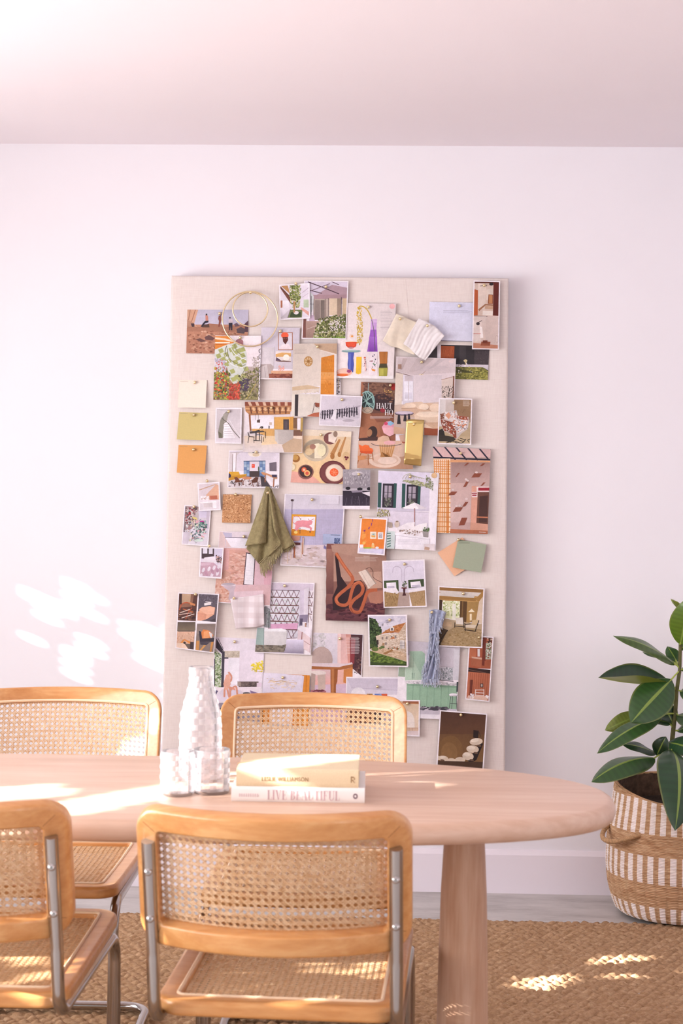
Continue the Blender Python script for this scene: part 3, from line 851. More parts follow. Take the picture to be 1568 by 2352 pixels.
PINS = []
def bil(Q, a, b):
    top = (Q[0][0] + (Q[1][0] - Q[0][0]) * a, Q[0][1] + (Q[1][1] - Q[0][1]) * a); bot = (Q[3][0] + (Q[2][0] - Q[3][0]) * a, Q[3][1] + (Q[2][1] - Q[3][1]) * a)
    return (top[0] + (bot[0] - top[0]) * b, top[1] + (bot[1] - top[1]) * b)
def sheet(name, label, cat, cr, quad, order, ops, bg='f3ecf3', border=0, pin=None, lift=.0035, mat=None, group=None, torn=None):
    """a sheet of printed paper: paper with thickness, and its printed picture in thin layers of ink"""
    Q = [full(cr, *q) for q in pr(quad)]; cr_q = pr(quad)
    o0 = .0012 + .0042 * order
    ctr = (sum(q[0] for q in Q) / 4, sum(q[1] for q in Q) / 4); h = max(q[1] for q in Q) - min(q[1] for q in Q); y0 = min(q[1] for q in Q)
    wd = max(q[0] for q in Q) - min(q[0] for q in Q)
    offp = lambda x, y: o0 + lift * max(0, (y - y0) / h) + lift * .25 * (x - ctr[0]) / wd
    root0 = onb(*ctr, o0); mb = MB(); cbg = hx(bg, KA)
    n = 12 if torn else 1; rg = random.Random(7)
    E = []
    for i in range(4):
        for k in range(n):
            a, b = Q[i], Q[(i + 1) % 4]; t = k / n; x, y = a[0] + (b[0] - a[0]) * t, a[1] + (b[1] - a[1]) * t
            if torn and i == 3: x += rg.uniform(-1.2, 1.2)
            E.append((x, y))
    fr = [onb(x, y, offp(x, y)) - root0 for x, y in E]; bk = [onb(x, y, offp(x, y) - .0005) - root0 for x, y in E]; m = len(E)
    mb.add(fr + bk, [tuple(range(m)), tuple(range(m, 2 * m))[::-1]] + [(i, m + i, m + (i + 1) % m, (i + 1) % m) for i in range(m)], cbg)
    cx, cy = sum(q[0] for q in cr_q) / 4, sum(q[1] for q in cr_q) / 4
    if border:
        W_ = [cr_q[i] for i in range(4)]
        wq, hq = math.hypot(W_[1][0] - W_[0][0], W_[1][1] - W_[0][1]), math.hypot(W_[3][0] - W_[0][0], W_[3][1] - W_[0][1])
        bw = border if isinstance(border, tuple) else (border,) * 4          # left, top, right, bottom
        win = [bil(cr_q, bw[0] / wq, bw[1] / hq), bil(cr_q, 1 - bw[2] / wq, bw[1] / hq), bil(cr_q, 1 - bw[2] / wq, 1 - bw[3] / hq), bil(cr_q, bw[0] / wq, 1 - bw[3] / hq)]
    else: win = cr_q
    lay = 0
    for grp in ops:
        lay += 1
        for qi, q in enumerate(grp):
            n0 = len(q)
            q = clip(q, win)
            if len(q) < 3: continue
            rb = random.Random(lay * 131 + qi * 7 + int(cx)); an, am = rb.uniform(0, 6.28), (.0 if name == 'colour_card' else .13)
            bx0, bx1, by0, by1 = min(v[0] for v in q), max(v[0] for v in q) + 1e-6, min(v[1] for v in q), max(v[1] for v in q) + 1e-6
            if max(bx1 - bx0, by1 - by0) < 14: am *= .5
            sh = lambda v: 1 + am * (cos(an) * ((v[0] - bx0) / (bx1 - bx0) - .5) + sin(an) * ((v[1] - by0) / (by1 - by0) - .5))
            vs = []
            for v in q:
                x, y = full(cr, v[0], v[1]); vs.append(onb(x, y, offp(x, y) + .00002 + .000028 * lay + .000004 * (qi % 6)) - root0)
            mb.add(vs, [tuple(range(len(q)))], [tuple(min(1, z * sh(v)) for z in v[2:5]) for v in q])
    ob = mb.build(name, mat or MT['print'], None, smooth=False); ob.location = root0
    tag(ob, label, cat, group)
    if pin:
        for pn in (pin if isinstance(pin, list) else [pin]):
            x, y = full(cr, *pn); PINS.append((x, y, offp(x, y), label))
    return ob

PH, PG = 'photo_print', 'magazine_page'
TREE = '2f4a2a 4a6a38 6b8548 8a9a5a 3a3f25'
# ---- upper left
sheet(PH, 'desert photo of people on pale brown rocks under lilac sky', 'picture', 1, '230 348 767 350 757 740 220 732', 0, [
    r(200, 340, 780, 520, 'c5c0d4'), g(200, 480, 780, 750, 'c08a70', 'b98068'), p('225 345 325 350 290 470 330 520 220 540', 'd3a488'), l(5, '8a5a48', '255 350 240 440'), l(6, '9a6550', '300 352 262 470'), p('225 430 290 470 300 500 220 505', 'b98b74'),
    p('345 500 420 470 540 480 560 505 760 470 770 545 220 540 230 500', 'a87660'), s('225 540 765 540 757 735 222 728', 130, 11, 'a06a55 c99a80 d6ab92 8e5d4a b47c64', 1, 1.6), p('660 520 700 500 740 520 730 560 670 555', '5c4a50'), p('380 590 420 570 470 600 450 620 390 615', '6b4a4a'), p('300 610 340 600 400 625 350 635', '6f4c48'), p('640 475 665 465 690 490 650 500', '6d5562'),
    p('360 505 370 480 420 475 425 505', '5a4038'), p('345 500 352 492 365 470 385 448 415 445 415 460 385 470 362 500', '2c2a38'), p('388 395 400 392 412 410 413 445 390 448', 'c98878'), e(398, 392, 7, 8, '3a2a28'), p('505 405 525 400 528 440 515 500 500 500 508 450 500 430', '8a4e44'), e(520, 392, 8, 8, '6a4038'), p('592 435 625 432 630 465 592 468', 'dac9d2'), p('592 466 626 464 624 530 612 530 609 490 604 530 596 528', '33303e'), e(604, 420, 6, 7, '3a2a2a'), p('735 470 770 440 768 545 735 545', '5a3f4c'), p('260 470 290 470 290 500 270 500', '4f3a40')], pin=(515, 385))
sheet(PH, 'small white bordered print of tree inside bright white room', 'picture', 1, '1035 130 1303 115 1308 425 1040 440', 3, [
    r(1030, 110, 1310, 440, 'e2dae6'), p('1045 140 1150 250 1140 300 1045 160', '7a4a3c'), p('1040 130 1110 135 1135 215', 'b98a5a'), l(6, '5d3a32', '1045 150 1150 262'), g(1040, 270, 1120, 420, 'efeaf2', 'd8cfdc'), p('1045 270 1065 268 1065 330 1045 335', 'a86a50'), l(4, 'b09ab0', '1240 200 1300 150'), l(3, 'b7a3b6', '1240 240 1300 200'), r(1250, 260, 1300, 330, 'b9c8ac'), p('1040 430 1130 345 1120 425', 'c9bfc8'), p('1112 420 1135 350 1240 350 1235 420', '6f7a4e'), p('1128 415 1140 372 1225 370 1228 412', '3c4a30'), e(1185, 375, 22, 16, 'e9dfe2'), p('1225 325 1300 370 1300 405 1230 350', 'e0a89c'), l(4, '7a6a7a', '1110 420 1135 345'),
    s('1130 135 1225 130 1225 220 1210 330 1150 330 1125 230', 150, 9, '9aa85a b9bd78 6b7a3c d0cf95 4f5a2e 8a8a4e', 5), l(14, 'b9875c', '1170 280 1168 370'), s('1140 140 1215 140 1205 260 1150 260', 60, 8, '7d8a45 a4ac62 5a6434', 6)], border=11, pin=(1183, 122))
sheet(PH, 'white bordered print of lilac greenhouse with garden in front', 'picture', 1, '1255 92 1644 96 1625 610 1232 605', 2, [
    g(1240, 90, 1650, 300, 'd9cfe0', 'cabdd2'), p('1350 230 1500 130 1650 160 1650 240 1350 245', 'b195a0'), p('1330 220 1650 215 1650 260 1330 262', 'a98a92'), l(8, '4b3440', '1290 105 1410 150 1560 210'), l(6, '523a46', '1490 100 1560 130'), l(7, '4b3440', '1310 180 1410 205'), l(6, '7a6070', '1310 185 1480 120'), r(1342, 255, 1470, 440, 'b5a59a'), r(1350, 265, 1395, 440, '8c7d78'), r(1400, 265, 1435, 440, '7a6e68'), r(1475, 250, 1545, 400, 'd9c4ab'), r(1545, 250, 1580, 420, '9c8878'), r(1590, 250, 1650, 420, 'c8b090'), l(6, '6f5a54', '1340 255 1340 440'), l(5, '6f5a54', '1440 255 1440 440'), l(5, '6f5a54', '1470 250 1470 440'), l(5, '5a4a48', '1582 240 1582 430'), p('1308 190 1340 230 1335 340 1308 400', 'cfd3d6'), l(4, '4a4450', '1318 230 1316 400'), l(4, '4a4450', '1308 300 1340 300'), p('1480 410 1545 400 1560 440 1480 430', '54403c'), p('1300 400 1340 395 1350 450 1330 470 1300 465', 'c7b0c6'), p('1235 430 1275 430 1270 600 1232 600', '7a4e46'), g(1270, 450, 1400, 600, 'b5978c', '9d7f74'), l(5, 'c9b3ac', '1280 520 1360 490'), p('1370 470 1650 380 1650 610 1330 610', '6f7242'), s('1380 430 1640 380 1640 600 1330 600', 330, 11, '5a6334 8a8f52 3f4a28 a9a772 76804a d8d2bc 4c4430', 9), s('1470 460 1620 400 1620 540 1480 540', 46, 8, 'ece4e2 ddd2d4 c9bcc0', 3), s('1330 590 1640 580 1640 606 1330 606', 40, 8, '7da03f 92b552', 2)], border=9, pin=(1447, 150))
sheet(PG, 'calendar page of figure wrapped in green checked scarf among red flowers', 'picture', 1, '475 575 878 578 862 1143 457 1140', 3, [
    g(450, 575, 880, 850, 'f3e6ea', 'e9dfe6'), p('475 580 600 580 640 640 560 680 470 700', 'e08a3c'), l(16, 'f2dcc6', '478 600 560 610 650 630'), l(10, 'f6e8da', '478 640 600 640'), l(7, 'c76a28', '478 655 610 650'), g(450, 850, 880, 1150, 'b9aaa6', '8f8260'),
    s('800 770 860 760 862 900 800 900', 60, 9, 'b9aaa6 9c8f8a cfc4c0', 3), p('575 840 620 830 680 1060 600 1080 560 960', 'b07f66'), p('600 1060 690 1000 690 1140 590 1140', 'a45e52'), e(688, 632, 34, 26, 'a87078', .1), p('655 635 690 605 722 640 720 665 660 660', 'b27a80'),
    p('470 700 580 655 640 640 725 668 750 730 752 800 740 880 720 1000 690 1030 640 1005 600 960 580 860 560 850 470 760', 'd2d6d0'),
    *[p(f'{x} {y} {x+36} {y-14} {x+52} {y+20} {x+16} {y+34}', 'a9ad6c') for x, y in ((500, 700), (545, 735), (478, 745), (520, 775), (568, 790), (545, 820), (590, 690), (620, 660), (620, 720), (655, 700), (690, 690), (650, 765), (690, 740), (625, 800), (665, 830), (700, 790), (600, 880), (640, 930), (610, 950), (668, 960), (700, 920), (650, 1000), (720, 860), (690, 1000))],
    cv(6, '8a8a5a', '640 650 670 720 740 760'), cv(6, 'eef0f0', '600 660 650 740 745 790'), cv(5, '7c7c54', '580 690 600 780 700 840 740 830'), cv(6, 'f0f0f2', '560 740 620 830 720 860'), cv(5, '6f6f56', '575 665 560 720 575 760'), cv(6, '8c8c70', '745 850 720 900 705 920'),
    s('460 850 600 900 590 1138 458 1138', 170, 12, '8f9440 b5b04c 6d7434 d0c45c 4f5a30 7a4a3a', 11), s('680 930 862 850 860 1138 640 1138', 190, 11, '8a8456 a9a070 5c5a3c c4b98e 746a50 6d6f40', 12), s('480 770 560 800 590 1130 470 1130', 46, 11, 'd8503c e0664c c23c34', 13), s('600 1010 690 980 690 1135 600 1135', 60, 12, 'd5503f b8433c e46a52 8f5a3a', 14), s('470 780 580 800 560 900 465 900', 50, 10, 'cfc8d8 b5afc2 e0dbe6', 2), s('690 950 770 960 760 1060 690 1060', 30, 12, '5a4a60 4a4050', 4),
    l(4, 'c9b35a', '750 1130 830 1000'), p('868 700 880 700 864 1143 852 1143', 'efe8ee'), *[cv(5, '5a5560', f'{872-k*.03*3} {y} {858-k*.3} {y+14} {862-k*.3} {y+34} {872-k*.3} {y+40}') for k, y in enumerate((692, 740, 850, 890, 970, 1030, 1085))]], pin=(695, 597))
sheet(PG, 'page of grey room with small orange hat portrait on wall', 'picture', 1, '880 505 1217 507 1205 962 868 960', 2, [
    g(860, 500, 1230, 870, 'd5cdda', 'cfc6d0'), p('880 680 995 680 985 860 872 870', 'dcd4da'), l(5, 'bfb4bd', '995 680 988 850'), p('872 830 960 825 990 850 960 955 870 958', 'b9aaa8'), p('880 850 930 830 945 950 868 955', 'cfc4c4'), l(4, 'a89a98', '905 850 920 950'), r(1027, 548, 1155, 705, 'a86c4c'), r(1033, 554, 1149, 699, 'dcd4de'), p('1035 695 1062 655 1115 650 1148 695', 'ecdde2'), e(1086, 575, 33, 28, 'e9603f'), p('1066 590 1112 588 1115 615 1092 655 1070 630', '5f2f28'), e(1080, 600, 4, 3, 'c98070'), e(1098, 600, 4, 3, 'c98070'), r(1005, 715, 1140, 805, 'e6dbd8'), p('1005 740 1060 725 1140 730 1140 760 1005 765', 'd9a868'), e(1098, 770, 28, 28, 'f6efe6'), p('1005 800 1010 765 1060 800', '5a4458'), p('1005 805 1075 795 1140 803 1140 807', '7a5a50'), s('1025 840 1080 835 1075 890 1030 890', 16, 9, 'eba096 f0b7aa', 3), r(965, 885, 1160, 912, 'd9a888'), p('945 912 1160 912 1155 955 950 952', '8a4c3e'), s('950 912 1155 912 1155 952 950 952', 30, 9, '7a4036 9c5c48', 4, 3), p('868 950 1210 952 1205 962 868 960', 'efe6ea')], pin=(1047, 538))
sheet(PG, 'magazine page of cream kitchen with orange wooden door at right', 'picture', 1, '1160 648 1545 645 1532 1292 1142 1286', 4, [
    g(1140, 640, 1550, 1020, 'd7c9be', 'dcd0c6'), p('1340 648 1545 646 1540 740 1400 705', 'c3a58a'), l(8, 'e6d9d0', '1400 705 1535 742'), p('1400 705 1410 720 1400 1090 1396 1090', 'ddd0c6'), p('1405 770 1520 745 1518 1095 1400 1092', 'd5852f'), g(1402, 900, 1519, 1000, 'e7a866', 'd88c3a'), s('1405 780 1518 760 1516 1090 1402 1090', 24, 16, 'cc7a2a dd9544 c67226', 5, .3), l(2, 'b8702a', '1404 880 1518 878'), l(2, 'b8702a', '1404 960 1518 960'), p('1520 742 1545 738 1540 1100 1517 1095', 'e6dcd8'), e(1292, 803, 38, 45, 'b98a4e'), e(1292, 803, 30, 36, 'd2b48c'), *[l(6, 'b07f44', f'1292 803 {1292+34*cos(k)} {803+41*sin(k)}') for k in (0, .8, 1.6, 2.4, 3.2, 4.0, 4.8, 5.6)], e(1292, 803, 11, 12, '9a6c38'), tx(1172, 697, 1285, 735, 4, 'b3a49c'), p('1150 1025 1290 1012 1392 1030 1385 1050 1150 1078', 'cfb697'), p('1150 1060 1390 1040 1385 1070 1150 1095', 'ddd0c4'), s('1155 1080 1390 1055 1385 1080 1150 1095', 24, 6, 'cbb9a6 e6dcd2', 7), g(1145, 1090, 1395, 1290, 'dad1c6', 'e0d8d0'), p('1175 1095 1205 1095 1200 1285 1172 1283', '3a3236'), p('1350 1165 1390 1170 1388 1205 1352 1200', '8f4a36'), l(5, '4a3432', '1348 1170 1330 1255'), l(4, '4a3432', '1352 1195 1385 1215'), p('1275 1285 1340 1255 1388 1250 1385 1290', 'b5654a'), p('1400 1095 1540 1100 1535 1292 1392 1288', 'dcd2d6')], pin=(1373, 675))
sheet('paper_strip', 'narrow torn page edge with dark letter marks beside vases page', 'paper', 2, '30 895 82 900 80 1050 28 1048', 1, [
    r(0, 800, 100, 1100, 'efe8ec'), l(6, '4a4248', '50 912 50 942'), l(5, '4a4248', '74 910 74 940'), l(4, '4a4248', '50 925 74 925'), l(5, '4a4248', '50 960 74 957'), l(5, '5a5258', '52 985 72 975 52 1000'), l(6, '4a4248', '50 1035 74 1022 50 1012'), l(4, 'c9b06a', '62 905 62 1000')])
sheet(PG, 'magazine page of coloured glass vases with yellow drooping stem', 'picture', 2, '70 276 543 283 523 912 42 905', 2, [
    g(40, 270, 550, 920, 'e8dcdc', 'ece1e2'), e(512, 305, 24, 22, 'edb5b7'), tx(415, 345, 512, 495, 13, 'c3b6ba'), r(40, 885, 530, 915, 'f4eef0'),
    cv(9, 'cfae44', '225 330 240 305 275 310 310 345 340 410'), s('215 315 255 315 268 560 240 640 220 600 215 420', 130, 9, 'd9b648 e6c964 c49f38 b8a24a', 8, .6), p('335 412 385 412 380 500 330 500', 'c79fd8'), p('330 500 380 500 390 685 302 685', '9a5cc0'), p('333 412 384 412 384 440 333 440', 'd5b3e0'), g(318, 560, 386, 684, 'a870cc', '7a3aa4'), cv(5, '5c5a5a', '340 415 360 520 368 680'),
    e(175, 610, 55, 10, 'e8a04c'), p('122 605 214 605 210 640 185 655 145 652 125 635', 'd8442c'), p('130 610 205 610 200 640 140 640', 'e4583a'), e(168, 652, 24, 8, 'b98a8c'), e(172, 555, 20, 16, 'e8cfc0'), e(176, 555, 9, 8, 'e39440'), e(168, 680, 82, 12, '7fa0a0'), e(168, 676, 66, 7, 'a9c0c0'), p('142 690 194 690 186 740 192 790 184 858 145 858 138 790 144 740', '4c58b0'), p('150 700 168 700 164 850 150 850', '6674c8'), e(110, 857, 66, 33, 'edb29c'), e(108, 848, 56, 20, 'f0c8b6'), e(95, 880, 50, 12, 'e8743c'), e(150, 848, 18, 14, 'a44878'),
    p('212 728 256 728 252 865 228 875 207 865', 'f0bf34'), l(12, 'f0c7bc', '282 735 290 845'), e(282, 735, 9, 6, 'd06048'), s('272 740 300 740 300 850 272 850', 7, 6, '3a3450 7a3a4a', 4), r(316, 690, 388, 878, 'ece0e6'), s('325 700 385 700 385 830 325 830', 9, 7, '3c3a5a 8a3a4a 5a8a5a', 5), p('335 825 372 835 368 850 345 845', 'e89a50'), p('403 685 474 685 468 785 408 785', '9c5a28'), *[l(6, 'c2803e', f'{412+k*11} 688 {412+k*11} 780') for k in range(6)], p('408 785 466 785 475 830 398 830', '4a4630'), p('398 820 474 820 468 890 400 890', 'a4a044'), p('405 828 440 828 438 885 406 885', 'bcb658')], pin=(313, 312))
# ---- upper right
sheet(PG, 'pale blue lilac page with two tiny lines of print', 'paper', 2, '825 266 1225 275 1210 602 815 592', 1, [
    g(800, 260, 1230, 600, 'd5d5ea', 'dcdcee'), tx(940, 341, 1180, 358, 3, 'a9a6bd'), l(4, '5a5468', '815 590 1210 598')], pin=(1072, 303))
sheet(PG, 'page of dark timber house with olive lawn in front', 'picture', 2, '790 622 1325 638 1312 922 780 905', 0, [
    r(770, 610, 1330, 925, '2f2a2e'), r(888, 600, 920, 930, 'e8e0e6'), r(770, 600, 889, 930, '4a4448'), p('920 635 1035 640 1030 740 918 738', 'a2502e'), s('922 640 1032 640 1030 738 920 738', 30, 12, '8f4426 b05c36', 4, .25), l(3, '6a3420', '1033 640 1030 740'), r(1075, 640, 1130, 790, '3c363a'), p('1200 670 1325 672 1318 800 1198 790', '453c40'), s('1200 680 1320 680 1316 800 1200 790', 25, 10, '5a4e50 3a3236', 3, .3), p('1045 790 1318 795 1315 840 1270 815 1045 812', 'cfc6cf'), e(1125, 760, 16, 10, 'd9c79a'), p('1118 755 1138 755 1132 795 1122 795', 'c4b58c'), s('1060 790 1150 780 1150 830 1060 830', 16, 9, 'd8cfd6 efe8ee 3a3236', 2), p('1043 812 1270 815 1318 850 1312 922 1040 918', '7d7a3c'), s('1045 815 1270 818 1312 850 1310 918 1042 916', 130, 8, '9a9648 6a6a34 b0aa5c 5a5a2c', 6, 1.6), p('1050 820 1200 862 1050 860', '4a4a28'), s('1060 840 1190 840 1195 862 1060 862', 10, 10, 'cfc8b4 3a3a24', 8, .6)])
sheet(PG, 'tall white bordered print of two wood and plaster bathrooms', 'picture', 2, '1193 88 1415 94 1405 668 1180 664', 3, [
    g(1180, 80, 1420, 390, 'd8c2b5', 'cbb3a6'), p('1195 100 1410 98 1410 112 1195 110', '5a2a22'), p('1196 160 1230 170 1228 380 1192 380', 'b0572f'), p('1360 105 1410 105 1406 385 1355 382', '5c2018'), p('1232 110 1300 120 1290 330 1232 330', 'dccabf'), r(1300, 160, 1357, 250, 'd9c9be'), p('1318 205 1356 208 1355 285 1312 283', '8a4a2e'), p('1322 210 1350 212 1348 280 1320 278', 'b87e54'), p('1232 330 1290 285 1356 290 1356 300 1295 296 1240 345', '9a6a4c'), p('1290 300 1356 300 1355 330 1285 325', 'bf9a80'), p('1270 340 1355 345 1352 382 1268 380', 'e6dad2'), e(1342, 118, 18, 13, '2c2024'), l(4, '5a4a48', '1250 135 1300 130'),
    p('1192 384 1310 386 1300 425 1190 422', '4a3230'), g(1180, 388, 1300, 668, 'd6c5bf', 'ccb5aa'), p('1300 390 1410 386 1405 640 1290 640', 'cdb9b2'), p('1190 425 1260 425 1255 600 1186 600', 'd8c8c2'), l(6, '4a3a3a', '1232 440 1262 425'), e(1230, 450, 15, 14, '3a2c30'), p('1245 470 1265 480 1275 570 1250 570', 'eee4e2'), l(4, 'b85a48', '1192 533 1252 534'), p('1190 610 1400 630 1400 668 1182 664', 'b97e66'), p('1258 600 1335 602 1330 636 1252 634', '8a4a34'), p('1270 590 1310 590 1310 615 1270 612', '6f3626'), e(1388, 580, 14, 34, 'c0aaa2'), e(1388, 580, 9, 28, 'd2bfb8')], border=9, pin=(1282, 130))
sheet(PG, 'magazine spread page with cream curved sofas and round black table', 'picture', 2, '545 725 1047 742 1018 1392 523 1374', 4, [
    g(520, 720, 1050, 1100, 'dccfd2', 'd6c8cb'), p('560 735 1047 745 1043 860 700 880 550 850', 'cfc0c2'), p('600 740 640 742 600 830 580 840', 'b9a8a8'), p('720 740 860 745 760 830 680 860 650 850', 'c2b3b4'), p('900 748 960 748 850 820 820 830', 'c3b5b8'), tx(700, 808, 1000, 840, 4, 'bcb0b6'), e(1008, 766, 24, 14, 'dcc9c8'), r(560, 790, 590, 830, 'a08070'), l(6, '8a7674', '545 855 680 890'),
    p('540 860 605 870 590 1140 530 1130', 'ddcfc2'), p('605 880 690 890 690 1150 600 1150', 'dcd6e2'), r(617, 885, 685, 930, 'c9bcc2'), r(612, 935, 688, 1095, 'e9e6f0'), r(618, 1025, 680, 1080, 'd5d1de'), l(5, 'b5a9ae', '690 890 690 1150'), l(5, 'c9bcc0', '650 890 648 1090'), e(755, 912, 33, 42, 'dfcfb4'), e(748, 905, 22, 32, 'e8dac2'), l(4, 'a08a7c', '752 880 790 850'), l(5, '8a7a74', '752 950 745 1110'), r(690, 880, 930, 1140, 'd9cdd2'), p('925 920 1025 893 1022 1110 925 1120', 'd3c2ba'), l(5, 'a98a78', '925 920 1030 892'), l(11, '7a4c3a', '1027 893 1020 1100'), s('925 980 1030 970 1034 1070 930 1070', 46, 8, '3f3a34 5a5248 2f2a28', 7, .5), l(4, '3a322e', '985 1065 990 990 960 975'), l(4, '3a322e', '990 1040 1025 1005'),
    p('530 1130 1025 1100 1020 1392 523 1374', 'cfb7a8'), p('590 1150 625 1115 720 1105 760 1130 780 1115 850 1115 890 1150 1010 1130 1020 1250 900 1190 600 1180', 'd5b69c'), p('590 1150 625 1115 720 1105 740 1150 640 1165', 'e0c4ac'), l(5, 'b59680', '590 1162 720 1156 890 1186'), e(660, 1136, 50, 20, 'e8d2be'), e(748, 1140, 38, 34, 'b89a84'), e(745, 1135, 36, 32, 'e2c8b0'), e(780, 1152, 44, 27, 'b89a84'), e(776, 1148, 42, 26, 'ecd8c4'), e(876, 1162, 52, 40, 'bd9f88'), e(872, 1155, 48, 36, 'e6ceb8'), p('590 1165 720 1160 880 1190 1015 1185 1015 1230 700 1240 600 1200', 'cfae96'), l(6, 'a98a74', '695 1222 745 1188 860 1196 1012 1200'), p('695 1215 740 1185 850 1190 1010 1195 1010 1330 850 1330 760 1320 705 1260', 'dcc3ac'), e(820, 1210, 105, 24, 'ead6c2'), p('770 1280 1012 1270 1010 1330 860 1330', 'cba98e'), p('780 1320 860 1330 1012 1325 1012 1390 780 1385', '8e4a30'), p('530 1220 700 1230 640 1380 525 1374', 'c9b0a4'), p('525 1310 620 1330 620 1376 525 1374', 'caa48a'), e(612, 1202, 80, 19, '3a3036'), e(612, 1198, 78, 17, '9a8aa0'), e(612, 1195, 72, 12, 'cfc2d0'), p('560 1210 577 1212 584 1290 552 1290', '2c262c'), p('612 1210 628 1212 634 1268 604 1268', '2c262c'), p('645 1205 658 1205 664 1255 642 1255', '38303a')], pin=(758, 772))
sheet(PG, 'magazine page titled in white letters with hanging egg basket and orange chair', 'picture', 4, '252 62 692 75 685 793 218 785', 2, [
    r(210, 50, 700, 400, '6a463c'), p('252 62 540 70 540 200 440 160 380 180 260 100', '7e5a4a'), p('250 62 275 62 270 200 248 200', 'a0684e'), l(4, '4a302a', '270 80 430 180'), l(5, '3f2a26', '440 80 520 170'), l(4, '4a302a', '330 70 500 110'), l(3, '2f2224', '442 90 442 250'), p('350 170 440 160 540 210 540 330 370 300 350 260', '3c2a2c'), s('250 70 530 80 530 240 380 200', 40, 12, '5a3a32 8a6450 6f4c40', 6, 1.6), p('250 330 540 320 540 560 230 540', '8a5540'), g(240, 400, 540, 560, 'a06a50', '8c5540'), p('250 260 330 330 400 420 420 540 240 540', 'a46c50'), e(345, 490, 42, 58, '3a2a28', .2), p('235 535 390 520 390 560 230 560', '4a3230'), e(322, 490, 22, 32, 'a87858', .2),
    l(5, '8fb0ae', '313 72 311 145'), e(308, 225, 52, 82, '4f6a68'), e(306, 222, 40, 70, '2f3c40'), *[cv(7, '9cc2bc', q) for q in ('270 170 300 230 345 250', '262 240 310 210 350 180', '280 290 300 220 290 150', '330 160 300 230 340 290', '265 200 320 250 350 270', '300 150 340 190 358 240')], cv(9, '8fb4b0', '262 160 300 142 345 165 362 230 350 290 310 310 262 295'), e(305, 300, 46, 28, 'c0ad9a'), *[cv(4, '8f8478', q) for q in ('265 290 305 320 350 290', '275 310 305 280 345 315')],
    e(522, 105, 20, 28, 'a02c28'), e(432, 300, 22, 20, '94303a'), s('440 120 530 140 520 180 450 170', 8, 6, 'd09a4a e8c070', 2), *[[q] for q in word('HAUT', 378, 286, 46, 'f5eef0', .92)], *[[q] for q in word('HO', 448, 342, 46, 'f5eef0', .92)], tx(328, 352, 525, 370, 3, 'e6d6d0'),
    g(215, 555, 700, 800, 'd0a992', 'c49478'), p('225 560 700 555 700 640 225 640', 'd8b49e'), e(480, 640, 200, 60, 'd9b9a6'), e(450, 720, 135, 62, 'e2c8b8'), e(455, 715, 110, 45, 'd8b8a4'), e(470, 722, 80, 30, 'e4ccbe'), p('425 440 460 395 500 390 530 420 530 500 490 520 440 490', 'e2a0b0'), p('440 410 500 390 530 410 500 430 460 420', '8fb8d8'), e(460, 412, 16, 14, 'cc4a6a'), p('430 450 530 440 528 500 492 520 440 490', 'e9b4bc'),
    p('400 590 540 590 510 690 420 695', 'd7ac80'), *[l(8, 'c08a58', f'{410+k*20} 590 {424+k*13} 690') for k in range(7)], p('410 690 425 650 450 690 470 650 500 690', 'b07a48'), p('385 560 395 530 440 512 480 520 500 570 440 590 395 585', 'd9b49a'), e(490, 572, 50, 18, 'e6b0b4'), cv(5, '6a5a5c', '335 578 380 595 460 600 540 595 590 582'), e(608, 562, 16, 16, 'b0604c'), p('570 510 640 500 640 570 580 560', 'd4ac98'),
    p('232 585 262 600 285 588 315 595 325 615 345 620 355 645 300 665 250 658 238 625', 'e46a34'), p('240 640 350 640 340 665 250 660', 'd3552a'), cv(6, 'a8683c', '250 660 235 700 220 750'), cv(6, 'a8683c', '310 665 312 760'), cv(6, 'a8683c', '345 655 352 720'), l(5, 'b07a4a', '235 700 352 705'), p('220 680 300 680 290 710 230 720', 'c98a5c')], pin=(497, 92))
sheet(PH, 'white bordered print of hanging dark pieces along white gallery shelf', 'picture', 0, '736 906 832 910 827 981 732 977', 5, [
    g(730, 900, 840, 985, 'd5cdd8', 'cbc2cd'), p('732 946 762 942 800 938 828 930 828 934 800 941 762 945 732 949', 'a99fac'), *[l(2.6, '3a3440', f'{735+k*5.6} {944-k*.55} {735+k*5.6-(k%3)*.4} {960-k*.5+(k*7%5)}') for k in range(16)], *[e(735 + k * 5.6, 951 - k * .5 + (k * 5 % 4), 2.2, 3.4, '39333f') for k in range(16)], s('732 942 826 930 826 952 732 958', 40, 1.6, '5a5360 2f2a35', 3, .6), p('730 968 830 960 830 985 730 985', 'd9d0da'), p('760 962 768 940 774 942 770 966', 'e8e2ea'), e(800, 966, 14, 3, 'b5abb6')], border=2.4, pin=(785, 918))
